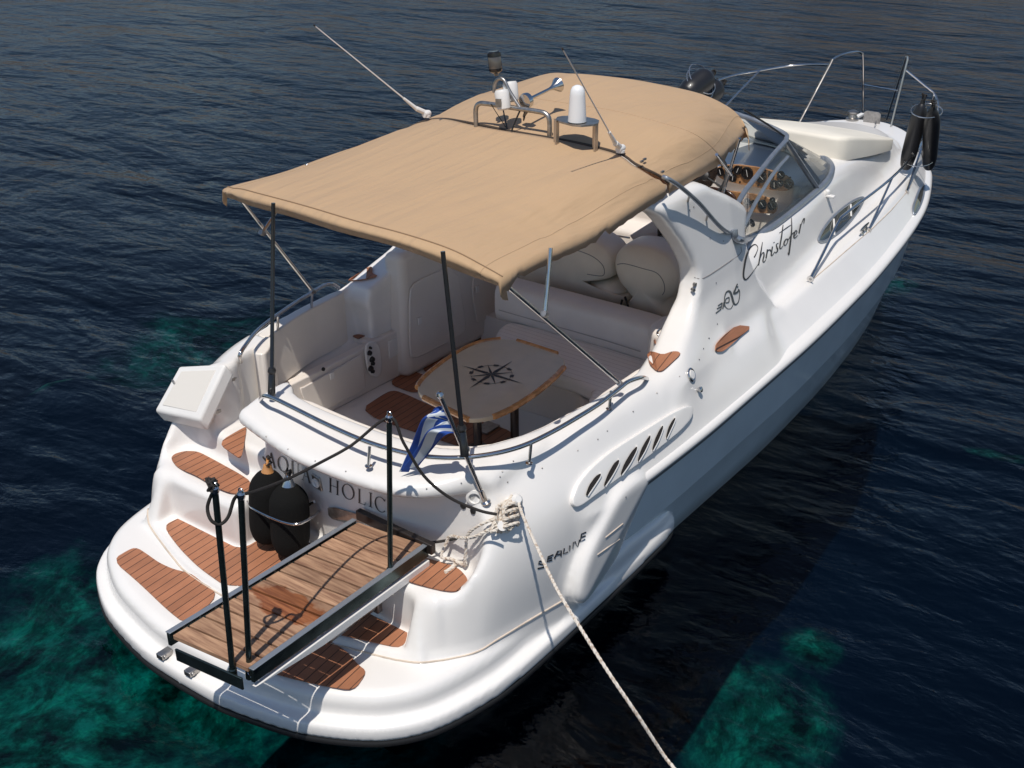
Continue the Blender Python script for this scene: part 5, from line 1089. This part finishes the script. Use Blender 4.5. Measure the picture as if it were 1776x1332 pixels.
# ------------------------------------------------------------------ fenders
def fender(name, base_, top_, r, mat, label, group, eye=plastic, fac=None, n=28):
    L_ = (top_-base_).length; d = (top_-base_).normalized(); prof = [(.0, 0), (r*.45, .004), (r*.72, L_*.05), (r*.86, L_*.12), (r*.98, L_*.24), (r, L_*.45), (r, L_*.72), (r*.9, L_*.84), (r*.62, L_*.94), (r*.36, L_*.985), (r*.2, L_)]
    o = empty(name, tuple(base_), label=label, cat='fender', group=group)
    b = B(); b.lathe([tuple(map(float, p)) for p in spline(prof, 4)], base_, d, n); b.build('fender_body', mat, o)
    b = B(); b.lathe([(r*.36, 0), (r*.26, .03), (r*.22, .05)], base_+d*L_*.98, d, 14)
    u_ = d.orthogonal().normalized(); ring = [base_+d*(L_+.055)+(u_*math.cos(t)+d*math.sin(t))*.026 for t in np.linspace(0, 6.2832, 17)[:-1]]; b.tube(ring, .009, 8, closed=True)
    b.build('rope_eye', eye, o); 
    b = B(); c = base_+d*(L_+.075)
    for k in range(5): b.tube(sp3([c+Vector([random.uniform(-.025, .025) for _ in range(3)]) for _ in range(4)], 4), .006, 6)
    b.build('knot', rb, o); return o
g_s = 'black fenders standing in the rack on the stern steps'
f1b = at(464, 938, z=.56); f1t = at(464, 816, x=f1b.x+.05); fender('fender', f1b, f1t, .118, fleece, 'black fleece covered fender nearest the port steps, partly behind the other one', g_s, eye=varn)
f2b = at(505, 960, z=.56); f2t = at(500, 840, x=f2b.x+.05); fender('fender', f2b, f2t, .125, fleece, 'black fleece covered fender beside the gangway, in front of its neighbour in the rack', g_s, eye=chrome)
# rack on the transom
rk = B(); mid = at(500, 912, x=f2b.x-.02)
RK = [(429, 870, f1b.x-.02), (436, 880, f1b.x-.08), (460, 893, f1b.x-.11), (490, 905, f2b.x-.11), (515, 909, f2b.x-.10), (538, 899, f2b.x+.02), (552, 888, f2b.x+.18), (560, 880, f2b.x+.26)]
rk.tube(sp3([at(a, c, x=x) for a, c, x in RK], 5), .0085, 10); rk.lathe([(.02, 0), (.02, .006)], at(560, 880, x=f2b.x+.26), (-1, 0, 0), 12)
rack = rk.build('fender_rack', chrome, yacht)
b = B(); b.tube(sp3([at(a, c, x=f2b.x+.12) for a, c in ((545, 870), (533, 880), (528, 905), (530, 930), (542, 946), (556, 940), (566, 928))], 5), .0095, 10); b.build('rack_hoop', chrome, rack)
# bow fenders, starboard and port
grp = 'black fenders tied inside the bow rails'
def bowf(base_, top_, r, label):
    o = fender('bow_fender', base_, top_, r, simple('fender_vinyl', (.012, .012, .014), .4, coat=.1, bump=.2, bscale=6) if 'fender_vinyl' not in bpy.data.materials else bpy.data.materials['fender_vinyl'], label, grp, eye=blackm)
    return o
sA = hp(1569, 300, .04); tA = at(1600, 178, y=sA.y-.10); bowf(sA, tA, .078, 'shiny black fender leaning inside the starboard bow rail, on the foredeck side')
sB = hp(1583, 296, .04); tB = at(1606, 182, y=sB.y-.16); sB = sB+Vector((.05, -.12, 0)); bowf(sB, tB+Vector((.04, -.06, -.03)), .078, 'shiny black fender leaning inside the starboard bow rail, against the rail itself')
cen = (sA+tA+sB+tB)/4
b = B(); wr_ = simple('rack_wire', (.5, .5, .5), .25, .9)
for t in (.16, .90):
    c = (sA.lerp(tA, t)+sB.lerp(tB+Vector((.04, -.06, 0)), t))/2; d = (tA-sA).normalized(); u_ = Vector((1, 0, 0)); u_ = (u_-d*u_.dot(d)).normalized(); w2 = d.cross(u_)
    b.tube([c+(u_*math.cos(a)*.21+w2*math.sin(a)*.14) for a in np.linspace(0, 6.2832, 25)[:-1]], .005, 6, closed=True); b.build('basket_ring', wr_, brs); b = B()
for k, (a, c, e, g_) in enumerate(((1188, 150, 1228, 128), (1212, 150, 1246, 140))):
    p0 = at(1186+k*20, 166+k*12, y=1.18); p1 = at(1232+k*16, 130+k*18, y=1.10)
    bowf(p0, p1, .13, ('black fender lashed to the far bow rail behind the canopy, the left one', 'black fender lashed to the far bow rail behind the canopy, the right one')[k])
b = B()
for t in (.3, .75):
    b = B(); c = at(1215, 150, y=1.12); b.tube([c+Vector((.20*math.cos(a)+.1*(t-.5), .12*math.sin(a), .14*math.sin(a)+.1*t)) for a in np.linspace(0, 6.28, 21)[:-1]], .006, 6, closed=True); b.build('basket_ring', wr_, brp)
for px, py in ((1615, 222), (1624, 207)):
    b = B(); b.lathe([(.022, -.03), (.030, 0), (.022, .03)], at(px, py, y=-.88), (0, 0, 1), 12); b.build('rail_buffer', plastic, brs)

# ------------------------------------------------------------------ mooring line and its coil
def ropemat(name, c1, c2):
    m, nt, p = newmat(name); N = nt.nodes; L = nt.links; g = N.new('ShaderNodeNewGeometry'); n = N.new('ShaderNodeTexNoise'); n.inputs['Scale'].default_value = 55; n.inputs['Detail'].default_value = 2; L.new(g.outputs['Position'], n.inputs['Vector'])
    r = N.new('ShaderNodeValToRGB'); r.color_ramp.elements[0].position = .48; r.color_ramp.elements[0].color = (*c1, 1); r.color_ramp.elements[1].position = .62; r.color_ramp.elements[1].color = (*c2, 1); L.new(n.outputs[0], r.inputs[0]); L.new(r.outputs[0], p.inputs['Base Color']); p.inputs['Roughness'].default_value = .9
    n3 = N.new('ShaderNodeTexNoise'); n3.inputs['Scale'].default_value = 260; L.new(g.outputs['Position'], n3.inputs['Vector']); bp = N.new('ShaderNodeBump'); bp.inputs['Strength'].default_value = .7; bp.inputs['Distance'].default_value = .004; L.new(n3.outputs[0], bp.inputs['Height']); L.new(bp.outputs[0], p.inputs['Normal']); return m
rw = ropemat('pale_rope', (.72, .66, .58), (.50, .40, .31))
def strand(b, P, r=.009, tw=38):
    "three twisted strands"
    Q = np.array([tuple(p) for p in P]); d = np.concatenate([[0], np.cumsum(np.linalg.norm(np.diff(Q, axis=0), axis=1))]); m = max(8, int(d[-1]/.012)); t = np.linspace(0, d[-1], m); C = np.stack([np.interp(t, d, Q[:, k]) for k in range(3)], 1)
    T = np.gradient(C, axis=0); T /= np.linalg.norm(T, axis=1)[:, None]+1e-9; up = np.array([.3, .2, .93]); U = np.cross(T, up); U /= np.linalg.norm(U, axis=1)[:, None]+1e-9; Wd = np.cross(T, U)
    for k in range(3):
        a = t*tw*2+k*2.094; R_ = C+(U*np.cos(a)[:, None]+Wd*np.sin(a)[:, None])*r*.5; b.tube([Vector(x) for x in R_.tolist()], r*.62, 6)
cl0 = hp(889, 868, .0); cn = hit(889, 868)[1]
ML = [cl0+cn*.10, at(903, 884, y=cl0.y-.14), at(932, 950, y=cl0.y-.42), at(965, 1020, y=cl0.y-.66), at(1003, 1083, y=cl0.y-.88), at(1050, 1158, y=cl0.y-1.10), at(1100, 1232, y=cl0.y-1.28), at(1150, 1308, y=cl0.y-1.42), at(1172, 1336, y=cl0.y-1.50), at(1230, 1410, y=cl0.y-1.7)]
b = B(); strand(b, sp3(ML, 8)); ml = b.build('mooring_line', rw, None, label='pale twisted mooring rope running from the stern quarter down over the dark water', cat='rope')
b = B(); c0 = hp(878, 885, .03)
def cp(px, py, h): return hp(px, py, h)
rs = np.random.default_rng(4)
for k in range(13):
    a0 = np.array([888, 868])+rs.uniform(-9, 9, 2); a1 = np.array([862, 915])+rs.uniform(-10, 10, 2); h0_, h1_ = rs.uniform(.02, .09), rs.uniform(.01, .07); o_ = rs.uniform(4, 12)*(1 if k % 2 else -1)
    m1_ = (a0*.65+a1*.35)+np.array([o_, o_*.5]); m2_ = (a0*.35+a1*.65)+np.array([o_, o_*.5]); m3_ = (a0*.5+a1*.5)-np.array([o_, o_*.5])
    strand(b, sp3([cp(*a0, h0_), cp(*m1_, h0_+.02), cp(*m2_, h1_+.02), cp(*a1, h1_), cp(*m3_, (h0_+h1_)/2), cp(*a0, h0_)], 6), .0095)
for k in range(4):
    y_ = 880+k*11; strand(b, sp3([cp(858+k, y_+10, .015), cp(868, y_+2, .10), cp(884, y_-4, .11), cp(896-k, y_-2, .03)], 5), .0095)
strand(b, sp3([cp(868, 905, .08), cp(840, 928, .05), cp(815, 925, .07), cp(790, 924, .05), cp(785, 935, .06), cp(784, 955, .10), cp(790, 975, .06), cp(805, 986, .03), cp(818, 978, .05), cp(822, 950, .06), cp(826, 920, .07), cp(842, 908, .06), cp(862, 900, .05)], 6), .0095)
strand(b, sp3([cp(812, 985, .03), cp(795, 980, .025), cp(785, 988, .015), cp(772, 997, .015)], 5), .013)
coil = b.build('rope_coil', rw, None, label='tangled hank of pale rope hanging on the white quarter beside the flagstaff', cat='rope')
b = B(); l = hp(884, 872, .0); b.lathe([(.03, 0), (.022, .03), (.022, .08), (.035, .11), (.02, .13)], l, cn, 14); b.build('stern_cleat', plastic, yacht)
l = hp(864, 915, .0); b = B(); b.lathe([(.03, 0), (.022, .03), (.022, .06), (.03, .08)], l, hit(864, 915)[1], 14); b.build('stern_cleat', plastic, yacht)

# ------------------------------------------------------------------ flagstaff and flag
fs0 = hp(843, 872, 0); fs1 = at(765, 690, x=fs0.x-.22)
fl_ = empty('flag', tuple(fs0), label='blue and white striped flag drooping from a leaning steel staff on the stern quarter', cat='flag')
b = B(); b.tube([fs0, fs1], .0125, 12); b.lathe([(.03, 0), (.03, .01), (.018, .02), (.016, .10)], fs0, fs1-fs0, 14); stf = b.build('staff', chrome, fl_)
b = B(); b.lathe([(.0, -.022), (.015, -.017), (.022, 0), (.015, .017), (0, .022)], fs1+(fs1-fs0).normalized()*.02, fs1-fs0, 16); b.build('ball', chrome, stf)
b = B(); b.box(fs0.lerp(fs1, .52)+Vector((.01, -.01, 0)), (.04, .03, .03)); b.build('clamp', dullsteel, stf, bevel=.006)
blue = simple('flag_blue', (.012, .06, .30), .8, bump=.2, bscale=300); fwhite = simple('flag_white', (.62, .66, .70), .8, bump=.2, bscale=300)
# grid: u down the hoist (9 stripes), v along the fly; gathered folds
hx = lambda t: fs0.lerp(fs1, .93-.27*t)
NU, NV = 36, 48; V = []
tipx = at(704, 822, x=fs1.x-.02)
for i in range(NU+1):
    u_ = i/NU; h_ = hx(u_)
    mid_ = at(745-12*(1-u_)*0+10*u_*1.0, 708+38*u_+10*(1-u_)*0, x=fs1.x+.02)
    m1_ = at(738+20*u_, 716+42*u_, x=fs1.x-.02); m2_ = at(720+22*u_, 768+10*u_, x=fs1.x+.01); e_ = at(701+14*u_, 820-7*u_-6*math.sin(3*u_), x=fs1.x-.02)
    S_ = sp3([h_, h_.lerp(m1_, .5)+Vector((0, 0, .015)), m1_, m2_, e_], 12)
    for j in range(NV+1):
        p = S_[min(j, len(S_)-1)]; fo2 = .030*math.sin(u_*13+j*.05)*min(1, j/14); V.append(p+Vector((fo2, -fo2*.8, 0)))
b = B(); b.add(V, [(i*(NV+1)+j, i*(NV+1)+j+1, (i+1)*(NV+1)+j+1, (i+1)*(NV+1)+j) for i in range(NU) for j in range(NV)])
fo = b.build('flag_cloth', [blue, fwhite], fl_, smooth=False); fo.data.polygons.foreach_set('use_smooth', [True]*len(fo.data.polygons))
for k, pg in enumerate(fo.data.polygons):
    i, j = divmod(k, NV); s_ = int(i/NU*9); wt = s_ % 2 == 1
    if s_ < 5 and j < NV*.36: wt = (2 <= i*9/NU < 3) or (NV*.15 < j < NV*.22)
    if j < 3: wt = True
    pg.material_index = 1 if wt else 0

# ------------------------------------------------------------------ towel hanging at the helm
o9 = (820, 380)
tw = [at(a, c, x=4.95) for a, c in Zc(o9, 3.33, [(905, 95), (960, 60), (1040, 10), (1130, 10), (1230, 130), (1300, 320), (1260, 430), (1180, 330), (1050, 180), (940, 145)])]
bt = B(); bt.prism(tw, (.02, 0, 0)); tl = bt.build('beach_bag', simple('white_cloth', (.62, .60, .66), .85, bump=.3, bscale=30, var=.06), None, bevel=.008, label='white cloth bag with dripping black letters standing behind the single helm seat', cat='bag')
b = B()
def ts(pts, w): 
    P_ = [at(a, c, x=4.945) for a, c in Zc(o9, 3.33, pts)]; b.tube(P_, w, 6)
ts([(1076, 35), (1076, 175)], .014); ts([(1076, 35), (1095, 32), (1105, 50), (1100, 80), (1078, 88)], .013); ts([(1122, 60), (1122, 120)], .015); ts([(1122, 150), (1122, 160)], .008); ts([(1192, 160), (1194, 195)], .014)
b.build('printed_letters', ink, tl)

# ------------------------------------------------------------------ labels for the yacht's groups are on the roots only
for o in list(bpy.data.objects):
    if o.type == 'MESH' and not o.data.materials: o.data.materials.append(gel)
